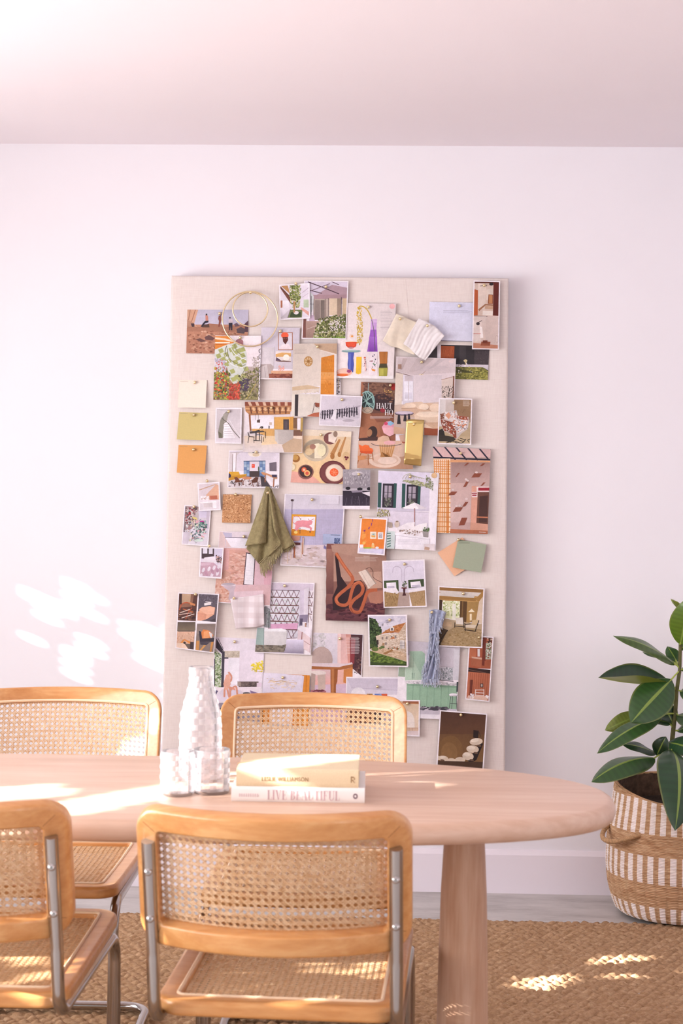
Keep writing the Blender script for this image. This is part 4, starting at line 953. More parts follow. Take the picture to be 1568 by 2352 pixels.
sheet(PG, 'white bordered print of armchair in red and white patterned fabric', 'picture', 4, '903 198 1182 203 1172 590 890 583', 5, [
    g(890, 195, 1190, 420, 'cfc4c0', 'b9a496'), p('905 210 960 205 955 430 900 440', 'd4ccca'), g(1030, 205, 1180, 440, '9a7a5c', '8a6a50'), s('1050 210 1170 210 1170 420 1050 420', 30, 10, '8a6c50 a4845f 745840', 3, .25), tx(1105, 222, 1163, 265, 7, 'd9ccc0'), p('890 440 950 430 1170 400 1172 590 890 583', 'b59f80'), g(890, 520, 1180, 590, 'b9a384', 'c9b494'), p('893 470 940 450 960 540 1050 545 1000 570 893 545', '2a2622'), p('893 500 1060 530 1010 560 893 560', '363028'), *[cv(6, '3f362c', q) for q in ('1040 560 1090 575 1120 550 1080 535', '1060 545 1110 560 1130 540', '1165 540 1145 550 1155 570', '960 575 1020 560 1060 580')],
    p('912 380 930 325 960 310 1050 300 1062 345 1150 355 1160 390 1140 460 1090 495 1055 540 1035 535 1020 510 940 470', 'c9bcb8'), p('940 345 970 315 1050 305 1058 380 1000 385 950 370', 'ddd2d0'), p('918 378 945 380 1045 410 1050 535 1030 530 1015 500 945 470 925 420', '8c4330'), p('1050 345 1150 355 1148 385 1055 372', '9a4a34'), p('1000 385 1140 380 1145 450 1060 495 1045 420', 'e0d6d4'), s('925 385 1045 415 1045 520 1010 500 945 465', 60, 10, 'd9c8bc 5a3a30 a4543c e4d8d0', 8, .6), s('1050 350 1148 358 1145 382 1058 372', 22, 7, 'e0d0c8 c0603c 6a3a30', 9), s('1005 385 1135 385 1140 450 1060 480', 50, 8, 'b5aaac 8a7f84 efe6e4 c9805c', 10, 1.5), s('960 315 1048 308 1052 375 955 365', 34, 8, 'b9aeb0 efe6e4 d0a08c', 12), p('955 340 985 315 1005 345 985 375', 'd89a7c'), p('918 330 950 325 945 375 915 372', '8a5a48'), s('915 330 948 330 945 375 918 375', 14, 7, 'd6c6bc 6f3a2c', 2)], border=9, pin=(1027, 238))
sheet(PG, 'tall page of pink plaza seen from above with orange plaid strip', 'picture', 0, '993.5 1025.5 1126.5 1032 1119.5 1227 1003 1223.5', 3, [
    r(990, 1020, 1130, 1060, 'd8b4b2'), g(985, 1050, 1130, 1230, 'c9aaa2', 'cfb0a8'), *[l(3.4, '2b2638', f'{995+k*25.5} 1026 {1020+k*25.5} 1056') for k in range(-1, 6)], l(3.6, '262234', '992 1050.5 1126 1056'), p('990 1054 1126 1058.5 1126 1064 1035 1062 990 1060', 'd99e72'), p('1034 1062 1126 1063 1121 1228 1032 1226', 'bf9f9a'), g(1036, 1062, 1125, 1110, '9c7c76', 'c4a5a0'), g(1034, 1110, 1122, 1200, 'c7a9a4', 'd2b6b2'),
    g(985, 1053, 1034, 1228, 'f0cfae', 'f3d8bc'), r(985, 1056, 1024, 1085, 'efd3bf'), *[l(1.7, 'd98a3c', f'{997+k*4.6} 1056 {1000+k*4.2} 1228') for k in range(8)], *[l(1.5, 'dd8f42', f'990 {1060+k*5.6} 1034 {1061+k*5.6}') for k in range(5)], *[l(1.8, 'd5863a', f'990 {1088+k*11} 1034 {1089+k*11}') for k in range(13)], l(3, 'd07a30', '1029 1058 1028 1226'),
    *[p(f'{x} {y} {x+w} {y} {x+w-7} {y+h} {x-7} {y+h+1}', '8a4a38') for x, y, w, h in ((1052, 1086, 4, 9), (1089, 1087, 18, 9), (1070, 1106, 6, 12), (1110, 1108, 5, 7), (1036, 1129, 14, 8), (1068, 1153, 7, 10), (1046, 1165, 17, 10), (1060, 1189, 13, 17), (1072, 1063, 5, 6), (1108, 1064, 6, 6))], *[e(x, y, 3.2, 2.4, 'ddcac8') for x, y in ((1070, 1101), (1074, 1104), (1040, 1125), (1048, 1162), (1055, 1161), (1071, 1146), (1094, 1085))],
    p('1083 1116 1098 1116 1092 1228 1080 1228', 'd9a08c'), p('1097 1124 1123 1122 1120 1205 1094 1203', '6a4438'), p('1101 1140 1120 1138 1118 1200 1099 1200', '4a302c'), r(1094, 1118, 1124, 1130, 'ead8d6'), r(1098, 1120, 1124, 1127, '9a2434'), r(1083, 1130, 1096, 1142, 'ead8d6'), r(1083, 1132, 1095, 1134, '9a2434'), r(1084, 1136, 1094, 1139, '9a2434'), p('1095 1186 1120 1187 1120 1190 1095 1189', 'c07858'), p('1080 1200 1121 1204 1121 1228 1079 1226', 'd09a84'), p('1034 1215 1121 1219 1120 1228 1033 1226', 'b06a4c'), l(1, 'ead8d0', '1100 1222 1115 1223')], pin=(1057, 1041))
sheet(PG, 'page of white courtyard with umbrella, loungers and green shutters', 'picture', 6, '448 72 933 92 905 714 430 694', 4, [
    g(430, 60, 940, 400, 'dad3e6', 'd6cee0'), p('860 90 935 92 905 714 850 712', 'efe9f2'), p('445 395 850 405 850 540 440 520', 'dcd3e2'), l(3, 'b9aebf', '580 398 850 408'),
    *sum([[p(f'{x} {y} {x+105} {y+2} {x+98} {y+h} {x-6} {y+h-4}', '2c2632'), p(f'{x-38} {y-8} {x-10} {y-6} {x-16} {y+h-2} {x-42} {y+h-6}', '2f5350'), p(f'{x+90} {y-2} {x+112} {y} {x+104} {y+h} {x+82} {y+h}', '2f5350'), p(f'{x+14} {y+16} {x+38} {y+17} {x+34} {y+h-20} {x+10} {y+h-22}', 'a99fae'), p(f'{x+46} {y+17} {x+72} {y+18} {x+68} {y+h-18} {x+42} {y+h-20}', 'a59ba8'), l(4, '2c2632', f'{x+8} {y+70} {x+76} {y+72}'), l(4, '2c2632', f'{x+6} {y+120} {x+74} {y+122}'), p(f'{x+10} {y+110} {x+72} {y+112} {x+66} {y+h-20} {x+10} {y+h-22}', '4a4248'), p(f'{x+18} {y+90} {x+34} {y+90} {x+32} {y+140} {x+16} {y+140}', '8f8790'), s(f'{x+8} {y+120} {x+72} {y+120} {x+66} {y+h-10} {x+6} {y+h-14}', 24, 7, '5c6a52 3a3a3c 8a8f80', x)] for x, y, h in ((484, 176, 196), (676, 184, 196))], []),
    *[cv(3.2, 'b5b494', f'705 {95+k*2} {660+k*18} {110+k*3} {640+k*22} {140}') for k in range(9)], *[cv(4, '8a8a68', f'640 160 720 155 800 180 {860} {200+k*8}') for k in range(3)], s('640 150 760 150 860 190 800 200 700 175', 60, 7, 'aeb088 8f926a c9c9a8', 3, 1.8), s('830 110 885 150 885 230 820 200', 60, 8, '8a8f6a 6f7654 aeb48e', 4, .6), s('440 380 530 390 545 440 440 445', 70, 8, '8f8a5c b5ac78 6a6a44 cfc69a', 5, .6),
    p('636 372 738 328 838 374 800 380 660 378', 'f4eff4'), p('738 328 838 374 770 378', 'ded5de'), l(6, 'a8736c', '738 375 737 535'), p('520 480 560 490 560 530 520 525', 'b5a294'), e(540, 508, 14, 24, 'a8988c'), e(597, 502, 20, 27, 'd5c4b8'), e(597, 480, 10, 6, '8f7a6c'), p('595 530 680 490 740 485 735 530 690 545 600 550', 'efe8ee'), p('660 555 780 500 840 490 830 545 740 570 665 572', 'f2ecf0'), s('600 545 700 545 800 560 760 600 660 585', 40, 7, '9a8070 c4b0a6 e9dfe2 6f5a50', 6), p('800 555 850 552 845 608 808 606', '9c9494'), s('805 530 855 530 850 560 805 560', 20, 7, '5f7a4a 48603a', 7), p('580 570 860 610 850 712 575 700', 'efeaf2'), l(3, 'c9c0cf', '585 590 860 625'), tx(605, 625, 800, 660, 5, 'd0c7d6'), p('520 555 582 560 575 700 505 694', 'cdd8d8'), *[l(9, '5a7f78', f'520 {575+k*22} 545 {574+k*20}') for k in range(6)], l(4, '4f5a60', '585 590 578 700'), r(812, 660, 900, 712, 'e2d6da'), p('820 680 860 690 855 710 815 705', 'c0a08c'), e(895, 112, 22, 22, 'ddb78c')], pin=(702, 121))
sheet(PH, 'small dark print of dining chairs under rough grey wall', 'picture', 6, '165 62 385 68 378 385 162 380', 5, [
    g(160, 60, 390, 220, 'a9a2aa', '8d858e'), s('175 75 378 75 375 190 175 185', 90, 12, '9a939a b9b2b8 7d757e c6bfc5', 3, .35), e(280, 95, 45, 14, 'dcd5dc'), e(258, 98, 24, 14, 'c9c2ca'), r(160, 215, 390, 235, 'b5adb6'), g(160, 235, 390, 355, '2c2432', '3a3040'), e(205, 215, 20, 12, '1f1a24'), e(300, 220, 22, 12, '1f1a24'), e(372, 218, 16, 12, '1f1a24'), p('230 235 310 228 325 245 240 250', '8a8090'), p('315 250 380 240 380 280', 'e0d9e2'), s('165 290 380 270 378 352 165 352', 30, 12, '1d1822 453a4a 5a4e5e', 5, .2), l(3, '7a7080', '290 280 300 350'), l(3, '6a6070', '195 290 185 350'), l(3, '6a6070', '352 290 350 350'), l(3, '6a6070', '240 280 230 345'), r(150, 355, 400, 400, 'efe8f0')], pin=(291, 102))
sheet(PG, 'page of breakfast table from above with bowls and halved grapefruit', 'picture', 0, '680 985 807 991 800 1112 667 1108', 1, [
    g(660, 980, 810, 1115, 'e8d0b0', 'e9c48e'), p('666 1080 720 1095 740 1112 660 1112', 'e5aa9c'), p('690 985 808 990 807 1004 690 1000', 'ecdcc8'), e(725, 1034, 30, 26, 'c9b8a0'), e(725, 1032, 27, 22, 'a99a86'), e(713, 1032, 12, 10, 'c9aa84'), e(709, 1038, 9, 8, 'e0c69c'), p('722 1020 732 1018 742 1030 738 1052 722 1053', 'ece0c4'), e(738, 1034, 10, 14, 'e9dfba'), e(718, 1026, 7, 6, 'a87a6a'),
    e(758, 1007, 15, 14, '7a4a48'), p('754 998 770 991 776 998 768 1018 754 1014', 'ead9cc'), e(770, 997, 5, 7, '9a8070'), p('758 1042 778 1008 782 1010 766 1048', 'b98450'), e(763, 1048, 5, 7, 'a8703c'), p('776 1040 792 1003 795 1004 782 1046', 'c08c58'), e(779, 1044, 4, 6, 'a8703c'), e(679, 1053, 9.5, 9, '9c6630'), e(678, 1051, 7, 6, 'c99a54'), e(671, 1073, 9, 10, 'd9ba8c'), e(671, 1073, 6, 7, 'efe0c4'), e(702, 1084, 18, 17, '8a5c54'), e(702, 1083, 15, 14, '3f2a2c'), e(698, 1079, 6, 6, 'd9603c'), e(705, 1087, 7, 7, 'e8b878'), e(698, 1079, 3, 3, 'f0c09c'), e(705, 1087, 4, 4, 'd95c48'),
    e(764, 1086, 31, 28, '6a3438'), e(764, 1086, 28, 25, '7c4444'), e(768, 1086, 21, 20, 'ddc6b0'), e(768, 1086, 19, 18, 'e9d6c4'), e(767, 1085, 10, 9.5, 'e8582c'), e(767, 1085, 8, 7.5, 'ee6a3a'), *[l(.8, 'f5a07c', f'767 1085 {767+8*cos(k*.9)} {1085+8*sin(k*.9)}') for k in range(7)], e(796, 1051, 9, 14, 'd9b88c', -.3), e(793, 1050, 2.6, 2.6, '6a2430'), e(798, 1051, 2.6, 2.6, '6a2430'), e(795, 1055, 2.4, 2.4, '7a2c38')], border=0, pin=(737, 999))
# ---- middle left
CARD = 'square colour card'
def card(label, cr, quad, order, col, pin, lift=.012):
    sheet('colour_card', label, 'card', cr, quad, order, [r(0, 0, 1, 1, col), tx(pr(quad)[0][0] + 10, pr(quad)[0][1] + 12, pr(quad)[0][0] + 80, pr(quad)[0][1] + 16, 2, '8f7f6c')], bg=col, pin=pin, lift=lift, mat=MT['card'])
card('cream square card, topmost of the three at board left edge', 3, '158 48 402 50 390 295 145 290', 0, 'f3e3d5', (296, 70))
card('olive yellow square card between cream card and orange card', 3, '158 330 405 338 382 580 137 570', 0, 'cdbb7e', (288, 357))
card('orange square card, lowest of the three at board left edge', 3, '153 618 402 625 382 873 137 862', 0, 'dc9f5e', (285, 660))
sheet(PH, 'small white bordered print of white curved plaster staircase', 'picture', 3, '478 292 709 292 703 610 472 605', 1, [
    g(475, 290, 710, 610, 'cfc6cc', 'd5ccd2'), p('485 305 560 330 545 440 500 480 482 480', 'cdc4c9'), p('520 400 560 335 600 320 570 420 545 440 560 530 530 570 500 500', '8f8a80'), p('545 350 590 330 580 400 555 430', 'a59e96'), p('555 430 585 410 650 560 545 570 545 500', 'efe9ef'), *[l(4, 'bdb3ba', f'{556} {440+k*20} {590+k*9} {436+k*21}') for k in range(6)], cv(6, '6a655e', '530 380 550 400 590 430 630 490 690 560'), cv(5, 'e9e3e9', '600 400 640 470 695 545'), p('500 500 530 520 540 575 505 560', '6f6c5c'), p('485 560 700 560 700 600 485 600', 'ddd4dc')], border=10, pin=(593, 325))
sheet(PG, 'page of kitchen with timber beam ceiling and dark dining set', 'picture', 3, '735 238 1250 240 1238 690 718 682', 3, [
    r(710, 230, 1260, 700, 'ded3d6'), p('735 240 1150 244 1150 280 1130 350 780 360 740 320', 'b07c56'), p('735 240 1150 244 1150 275 735 278', '8a4a38'), *[p(f'{760+k*65} 244 {785+k*65} 244 {800+k*62} 275 {775+k*62} 275', 'd9b69c') for k in range(6)], l(12, 'dba877', '740 300 1140 318'), l(10, 'c98f5c', '745 328 1130 345'), *[p(f'{775+k*52} 285 {790+k*52} 285 {800+k*50} 345 {788+k*50} 345', '6f4030') for k in range(7)], *[p(f'{800+k*52} 290 {818+k*52} 290 {824+k*50} 320 {808+k*50} 320', 'e0b890') for k in range(7)],
    p('735 320 770 350 790 500 740 520', 'e6dde2'), p('768 350 785 355 793 495 778 498', '8f5a3c'), p('785 360 990 362 990 480 792 480', 'ece6ee'), p('842 400 868 395 868 425 840 422', '5a4440'), l(3, '6a5a5a', '853 350 853 400'), l(3, '6a5a5a', '828 350 828 400'), r(950, 420, 972, 445, 'c9b8a8'), s('865 455 895 455 895 475 865 475', 14, 6, '2a2428 5a4a44', 4), r(943, 450, 952, 478, '3a3034'), p('795 478 995 476 995 540 920 540 800 500', 'd9a868'), l(3, 'b98a50', '920 478 918 540'), p('992 375 1130 372 1130 485 992 482', 'dca75c'), p('1130 372 1165 370 1160 490 1130 485', 'd29a4e'), r(1072, 395, 1122, 485, '4a4044'), r(1082, 410, 1108, 480, '5a5056'), p('1160 380 1240 380 1235 490 1160 488', 'a98a6a'), p('1160 382 1200 382 1195 475 1160 472', '7a5a44'), r(1195, 385, 1228, 485, 'e9e2ea'), p('1160 488 1240 490 1236 570 1158 600', '7a5848'), p('1225 380 1250 380 1240 500 1222 500', 'b99a58'),
    g(730, 540, 1240, 690, 'e2cdb8', 'dfd5d8'), p('900 540 1010 540 1020 610 880 620', 'e8cda8'), p('1020 485 1162 490 1158 618 1025 612', 'bdb4b0'), p('995 480 1025 488 1030 612 1000 580', 'cfc8c4'), l(5, 'a89e98', '1000 484 1162 490'), p('1158 560 1236 570 1234 684 1080 684 1060 620', 'c4a98e'), p('775 500 895 494 910 505 780 520', '4a4448'), p('820 500 860 485 870 498', '2a2428'), *[l(w, '2f2a2e', q) for w, q in ((6, '762 510 772 545 818 550'), (5, '770 548 762 600'), (5, '815 550 815 600'), (9, '832 512 832 580'), (7, '862 512 862 575'), (5, '900 505 915 505 915 560'), (5, '880 540 880 600'), (5, '898 550 898 590'), (6, '812 580 870 582'), (4, '840 530 890 530'))], tx(780, 634, 830, 640, 2, 'b5aab0')], pin=(968, 295))
sheet(PG, 'page of living room with mustard sofa and blue tiled fireplace', 'picture', 3, '595 668 1040 665 1035 1000 582 993', 3, [
    g(580, 660, 1050, 850, 'd9d0dd', 'e0d8e2'), p('595 685 700 680 640 730 625 850 592 860', 'cfc4c8'), p('625 695 660 690 655 855 630 855', 'f0e9f0'), l(6, '9a8a88', '628 700 625 860'), l(5, 'a89894', '660 690 655 850'), l(5, 'b5a9b0', '595 685 720 680'), e(822, 695, 60, 30, 'e9dfd8'), e(832, 705, 30, 16, 'd8c4a8'), p('800 690 808 668 820 668 815 690', '2c262c'), tx(878, 695, 1012, 745, 8, 'cfc4cc'), r(725, 760, 915, 900, '58709c'), *[r(728 + (k % 2) * 24, 764 + (k // 2) * 26, 750 + (k % 2) * 24, 788 + (k // 2) * 26, ('8fa6c4', '6b84b0', 'a9bcd0')[k % 3]) for k in range(10)], *[r(866 + (k % 2) * 24, 764 + (k // 2) * 26, 888 + (k % 2) * 24, 788 + (k // 2) * 26, ('7f98bc', 'a9bcd0', '6680ac')[k % 3]) for k in range(10)], r(776, 764, 862, 850, 'dcd3de'), r(795, 788, 822, 820, 'e0442c'), r(800, 800, 812, 806, 'f0c0a0'), l(5, '3a4a66', '725 762 915 760'), r(776, 848, 862, 900, '4a3c3c'), p('950 780 1012 770 1012 850 952 848', '6f6470'), l(3, '5a4e58', '950 780 1012 770'), e(855, 830, 5, 22, '3a4a34'),
    p('590 855 680 855 690 880 750 875 745 900 640 925 590 960', 'd5a238'), p('590 900 640 890 745 880 740 900 600 950', 'c08a2c'), p('590 860 615 885 610 905 590 910', '3a3450'), p('590 935 750 900 900 900 880 990 590 990', 'cabfc4'), s('600 940 760 915 880 930 870 985 600 985', 60, 8, '4a4448 e2dade 8f8488', 5, 1.6), e(800, 950, 80, 36, 'd6ccd0'), s('740 930 870 930 860 980 740 980', 40, 7, '8f8488 e8e0e4 5a5054', 7), e(752, 910, 42, 14, 'c98a68'), l(5, '8a5238', '730 920 715 970'), l(5, '8a5238', '772 920 785 965'), p('640 905 665 900 690 930 715 925 720 940 660 950', '6f3f2e'), *[l(6, '6a3a2a', q) for q in ('655 920 645 985', '680 940 685 980', '700 935 725 970')], p('790 935 830 900 855 905 845 945 800 955', '5a3428'), *[l(6, '6a3a2a', q) for q in ('800 950 770 965', '845 945 850 980', '800 955 810 985')], p('870 890 900 900 960 985 880 985', '453e44'), p('876 860 900 858 1020 905 1015 920 890 880', 'c99068'), l(7, 'a86a48', '915 880 912 945'), l(8, 'a86a48', '990 915 985 985'), p('920 880 985 910 980 950 925 905', 'e6dfe6'), p('970 880 1015 880 1015 905 975 902', '3c3450'), s('960 980 1030 970 1030 992 960 992', 8, 6, '3a3236', 4)], border=6, pin=(835, 682))
sheet(PH, 'tiny white bordered print of pale pink attic room', 'picture', 5, '318 38 512 25 523 273 330 283', 2, [
    g(310, 20, 530, 280, 'ddcdd0', 'd9cfd6'), p('330 50 500 30 400 160 330 170', 'd5c8cf'), p('330 95 470 45 500 45 340 100', 'c9a690'), p('395 140 480 50 505 55 510 180 400 185', 'd9ab92'), r(345, 150, 420, 185, 'eee6ea'), p('425 148 492 145 495 180 430 183', 'b86a54'), s('350 160 425 155 425 185 350 185', 16, 7, 'd8b8a8 f2eaee b99a94', 3), r(330, 185, 520, 280, 'e0d6de'), p('370 205 450 200 450 250 375 250', 'd0c4c8'), p('450 195 485 195 485 255 455 258', 'efe8ee'), p('340 205 480 195 490 205 345 215', 'f3edf2')], border=10, pin=(405, 18))
sheet(PH, 'print of cluttered pastel kids shop with pink and green cushions', 'picture', 5, '205 230 440 240 412 592 178 575', 1, [
    g(180, 230, 440, 590, 'd3cad6', 'd9d2dd'), p('205 232 330 240 310 420 190 470', 'a88f90'), e(270, 330, 62, 80, 'c0b4b8'), s('210 250 320 260 310 400 200 400', 60, 12, '8a3f48 b9a0a0 6f5a5c d5c4c0 3f4448 a87070', 4), l(5, '4a4450', '212 400 190 575'), l(14, '5a5460', '208 240 185 570'), e(250, 300, 10, 12, 'a02c38'), r(330, 250, 430, 340, 'd0c7dc'), p('400 280 425 285 420 440 395 430', 'c4b8c8'), s('215 380 330 360 320 560 205 540', 60, 13, '8f8f98 c9c4cc 5a6468 a4787c e2dce2 d5c9a8', 7), s('290 360 400 370 390 540 300 540', 60, 13, 'b9d0c4 3f5a54 d8a8b4 e4e0c4 8fa8a8 6a7a80 e8d8e0', 8), p('338 370 372 365 382 385 345 388', 'b5308a'), s('335 390 400 385 400 430 330 425', 12, 14, '5a7a78 3a4f50 7a9a90', 2), p('270 330 310 340 320 360 280 350', 'd9c87a'), e(330, 540, 40, 12, 'cfe0d8'), p('190 470 260 460 230 580 180 572', 'cdc3d0')], border=8, pin=(290, 245))
sheet('cork_tile', 'small square brown cork tile pinned left of green towel', 'cork tile', 5, '542 135 796 138 782 388 534 384', 1, [
    r(500, 100, 800, 400, 'c18c60'), s('542 137 792 140 780 386 536 382', 420, 6, 'a8734a d5a67c b98258 e2b88e 8f5e3c cc9a70', 21, 1.3)], bg='b98458', pin=(655, 137), lift=.002)
sheet(PG, 'page of pink tiled room with pink bull painting on wall', 'picture', 5, '1085 130 1617 142 1578 786 1045 760', 2, [
    g(1040, 120, 1625, 270, 'd5cfda', 'cfc8d6'), r(1040, 265, 1620, 590, 'c2bbd6'), *[l(1.6, 'b2aac8', f'1045 {280+k*15} 1620 {280+k*15}') for k in range(21)], *[l(1.4, 'b5adcb', f'{1090+k*16} 270 {1080+k*16} 585') for k in range(33)], r(1390, 150, 1560, 220, 'dcd6e2'), g(1040, 580, 1620, 790, 'd5c5cc', 'd0c0be'), s('1050 600 1570 600 1560 770 1050 750', 40, 18, 'c9b5b8 dccdd2 c4aea8', 3, 2.4), l(4, '7a7080', '1150 190 1142 440'), e(1150, 187, 13, 9, '3c2c30'), p('1147 310 1362 315 1350 505 1142 497', 'd99a2c'), p('1157 330 1353 333 1345 455 1152 448', 'efe9ee'), p('1150 440 1260 445 1300 460 1346 455 1340 500 1146 494', 'dc8a28'), p('1190 370 1240 362 1290 368 1312 360 1330 375 1322 400 1300 410 1325 430 1320 455 1308 460 1305 435 1270 425 1240 420 1215 425 1200 450 1180 460 1172 440 1180 410 1172 390', 'e2919c'), cv(5, 'd8808c', '1172 395 1155 375 1165 335 1200 330 1222 350'), l(4, 'b5606c', '1300 362 1290 350'), l(4, 'b5606c', '1318 362 1338 352'), e(1225, 353, 5, 4, '3a2a2c'), e(1176, 456, 6, 5, '3a2a30'), e(1307, 465, 6, 6, '3a2a30'), e(1182, 468, 16, 14, 'f2d47c'), *[l(3, '2f2a30', f'{1214-(k%2)*3} {430+k*8} {1222+(k%2)*3} {430+k*8}') for k in range(7)], r(1420, 485, 1620, 570, 'aab4d4'), r(1520, 520, 1570, 570, '4f5f88'), s('1522 520 1570 520 1570 570 1522 570', 20, 7, '8f9cc0 3f4a70', 5), l(5, '5a5a74', '1490 492 1570 495'), p('1430 580 1450 600 1450 620 1425 610', '7a74a4'),
    *[l(7, 'a8643c', q) for q in ('1160 590 1175 690', '1175 600 1170 690', '1245 510 1240 660')], *[l(7, 'd8bfae', q) for q in ('1110 620 1108 740', '1140 600 1138 700', '1235 560 1230 690', '1250 520 1246 650')], p('1060 590 1150 600 1130 625 1060 625', '4f2a26'), p('1140 500 1220 505 1215 540 1150 545', 'c08a78'), p('1150 555 1222 560 1220 580 1150 582', '5a2a28'), l(5, '7a3a34', '1170 590 1160 690')], border=(9, 6, 9, 9), pin=(1325, 182))
sheet(PG, 'page of pink bathroom wall with narrow mirror behind green towel', 'picture', 5, '512 460 1000 470 955 1118 462 1083', 2, [
    r(450, 450, 1010, 620, 'dccfd8'), p('512 462 560 470 615 600 505 605', 'dcc4c4'), p('540 470 620 475 625 560 600 575', 'c2bcd4'), p('560 515 760 525 740 610 615 600', 'e9e4ee'), l(5, '4a4258', '560 512 760 520'), l(4, 'cfc6d6', '565 520 568 600'), p('500 605 985 615 975 960 470 1000', 'd9aaa4'), p('550 620 740 630 730 830 540 810', 'd5a294'), s('610 640 740 640 725 930 600 930', 130, 8, 'cf9d8e dcb2a6 c89282 e2bcb0', 5, 2.6), p('545 610 600 615 590 800 540 800', 'dba9a8'), p('745 645 830 660 812 937 720 930', '4a3440'), p('752 655 822 668 805 930 728 924', 'ebe6ee'), *[l(2, 'd5cfdc', f'735 {780+k*22} 812 {786+k*22}') for k in range(6)], p('830 650 985 680 960 1110 900 1110 815 940', 'dcb9c4'), p('900 780 980 780 955 1115 905 1110', 'd3a5b2'), g(465, 930, 960, 1115, 'd9b6bc', 'cfa8a8'), p('470 880 540 820 560 800 610 830 590 1080 464 1080', 'd2a494'), s('470 930 600 850 590 1070 466 1070', 60, 9, 'c9907c dbb2a2 e0c0b4', 7, 2), p('640 990 900 980 880 1060 620 1060', 'dec4cc'), e(590, 932, 66, 18, 'd8ccd4'), p('535 940 655 940 640 990 640 1060 590 1060 600 990', 'c7b4bf'), e(590, 926, 58, 12, 'b5a8b2')], pin=(726, 505), border=(2, 2, 2, 6))
sheet(PH, 'small white bordered print of floor with wavy pink pattern', 'picture', 5, '345 598 550 605 530 877 330 863', 4, [
    g(330, 600, 550, 870, 'd9d0e2', 'dcd2e0'), r(355, 600, 465, 700, '4a3a40'), r(365, 600, 405, 655, 'dcd6e4'), r(418, 600, 452, 658, 'd8d2e0'), l(8, '3a2c34', '345 605 342 720'), p('465 610 545 612 540 690 470 690', 'd3cae0'), s('480 670 530 680 530 740 485 740', 40, 8, '4a3a3c a87a74 6f5a5c c9a09a', 3), p('380 690 470 680 490 740 360 730', 'e6dee8'), p('345 730 460 735 525 790 520 860 335 850', 'c3a0b0'), *[e(x, y, 12, 22, 'e0d6e2', .4) for x, y in ((370, 800), (420, 790), (465, 780), (505, 770), (350, 850), (445, 845), (495, 830))], *[e(x, y, 12, 24, 'b88fa4', -.4) for x, y in ((395, 830), (450, 815), (490, 800))], p('345 740 440 735 430 755 350 765', 'd2b4c4')], border=10, pin=(422, 590))
sheet(PH, 'white bordered print of four small furniture photos in grid', 'picture', 7, '150 157 510 168 463 690 125 645', 4, [
    p('150 160 322 168 303 408 140 400', '5a3a34'), p('170 165 290 168 270 280 160 290', '8a6250'), p('185 170 260 170 255 250 180 250', 'b99a80'), s('150 300 300 300 300 400 145 395', 40, 9, '3a2628 6a4438 7a5444 4a3030', 4, 1.6), cv(9, 'b5583a', '160 310 180 260 220 245 260 255 300 270'), cv(8, 'a84e34', '215 390 240 330 270 290'), cv(7, 'c06a44', '190 300 250 320 280 330'), p('250 240 300 258 295 275 255 262', 'd08a5c'), l(7, 'd9c4b8', '165 335 250 305'), l(7, 'cbb0a4', '160 350 265 335'), l(6, 'e2d0c6', '180 380 290 345'), r(165, 160, 180, 260, '3a2628'),
    p('332 168 498 178 480 415 318 402', '5f5660'), s('335 175 495 180 490 270 335 260', 50, 8, '544b56 6d6470 7a7280', 5), p('320 330 360 285 430 275 475 290 465 350 400 390 350 405 318 400', 'e2a88c'), p('320 330 400 345 390 395 318 400', 'd99a80'), p('330 305 360 285 470 285 460 345 400 350', 'ebb79e'), p('388 255 400 270 375 265', 'e8ddd8'), p('378 250 440 238 438 262 380 272', 'e9e0e2'), l(5, 'e9e0e2', '390 238 440 242'), p('430 400 475 385 478 415 430 412', '4a4048'),
    p('140 415 298 425 285 660 128 645', '6a5c54'), g(140, 415, 300, 490, '5c5048', '82725f'), p('140 500 295 500 285 610 135 600', 'd3ab94'), s('145 500 290 505 285 590 140 590', 30, 10, 'c49a82 e0bfa8 b58a74', 6, .5), p('150 615 200 565 260 590 280 620 240 600 205 575 175 620', 'd98a44'), p('255 590 285 590 283 660 250 656', '4a3a3c'), p('130 600 200 600 240 655 128 645', 'e6c8b4'), e(205, 598, 12, 9, '2f2628'),
    p('315 430 478 437 460 678 300 665', '8a7a74'), g(318, 430, 478, 520, '84736c', '968680'), p('345 520 370 480 420 490 460 530 440 560 380 585 350 560', 'd9854c'), p('375 500 410 490 440 520 410 570 370 560', 'e8a06c'), p('420 500 450 520 445 560 430 550', 'd8d0d0'), p('330 490 350 500 360 560 470 555 460 590 340 590', '3a3440'), p('310 580 335 580 330 665 303 662', 'c98f54'), p('395 590 418 595 350 670 335 668', 'd09a5c'), p('440 590 460 590 440 678 425 676', 'c4884c'), p('340 590 430 592 395 620 345 615', '4a4450')], border=8, pin=(302, 172))
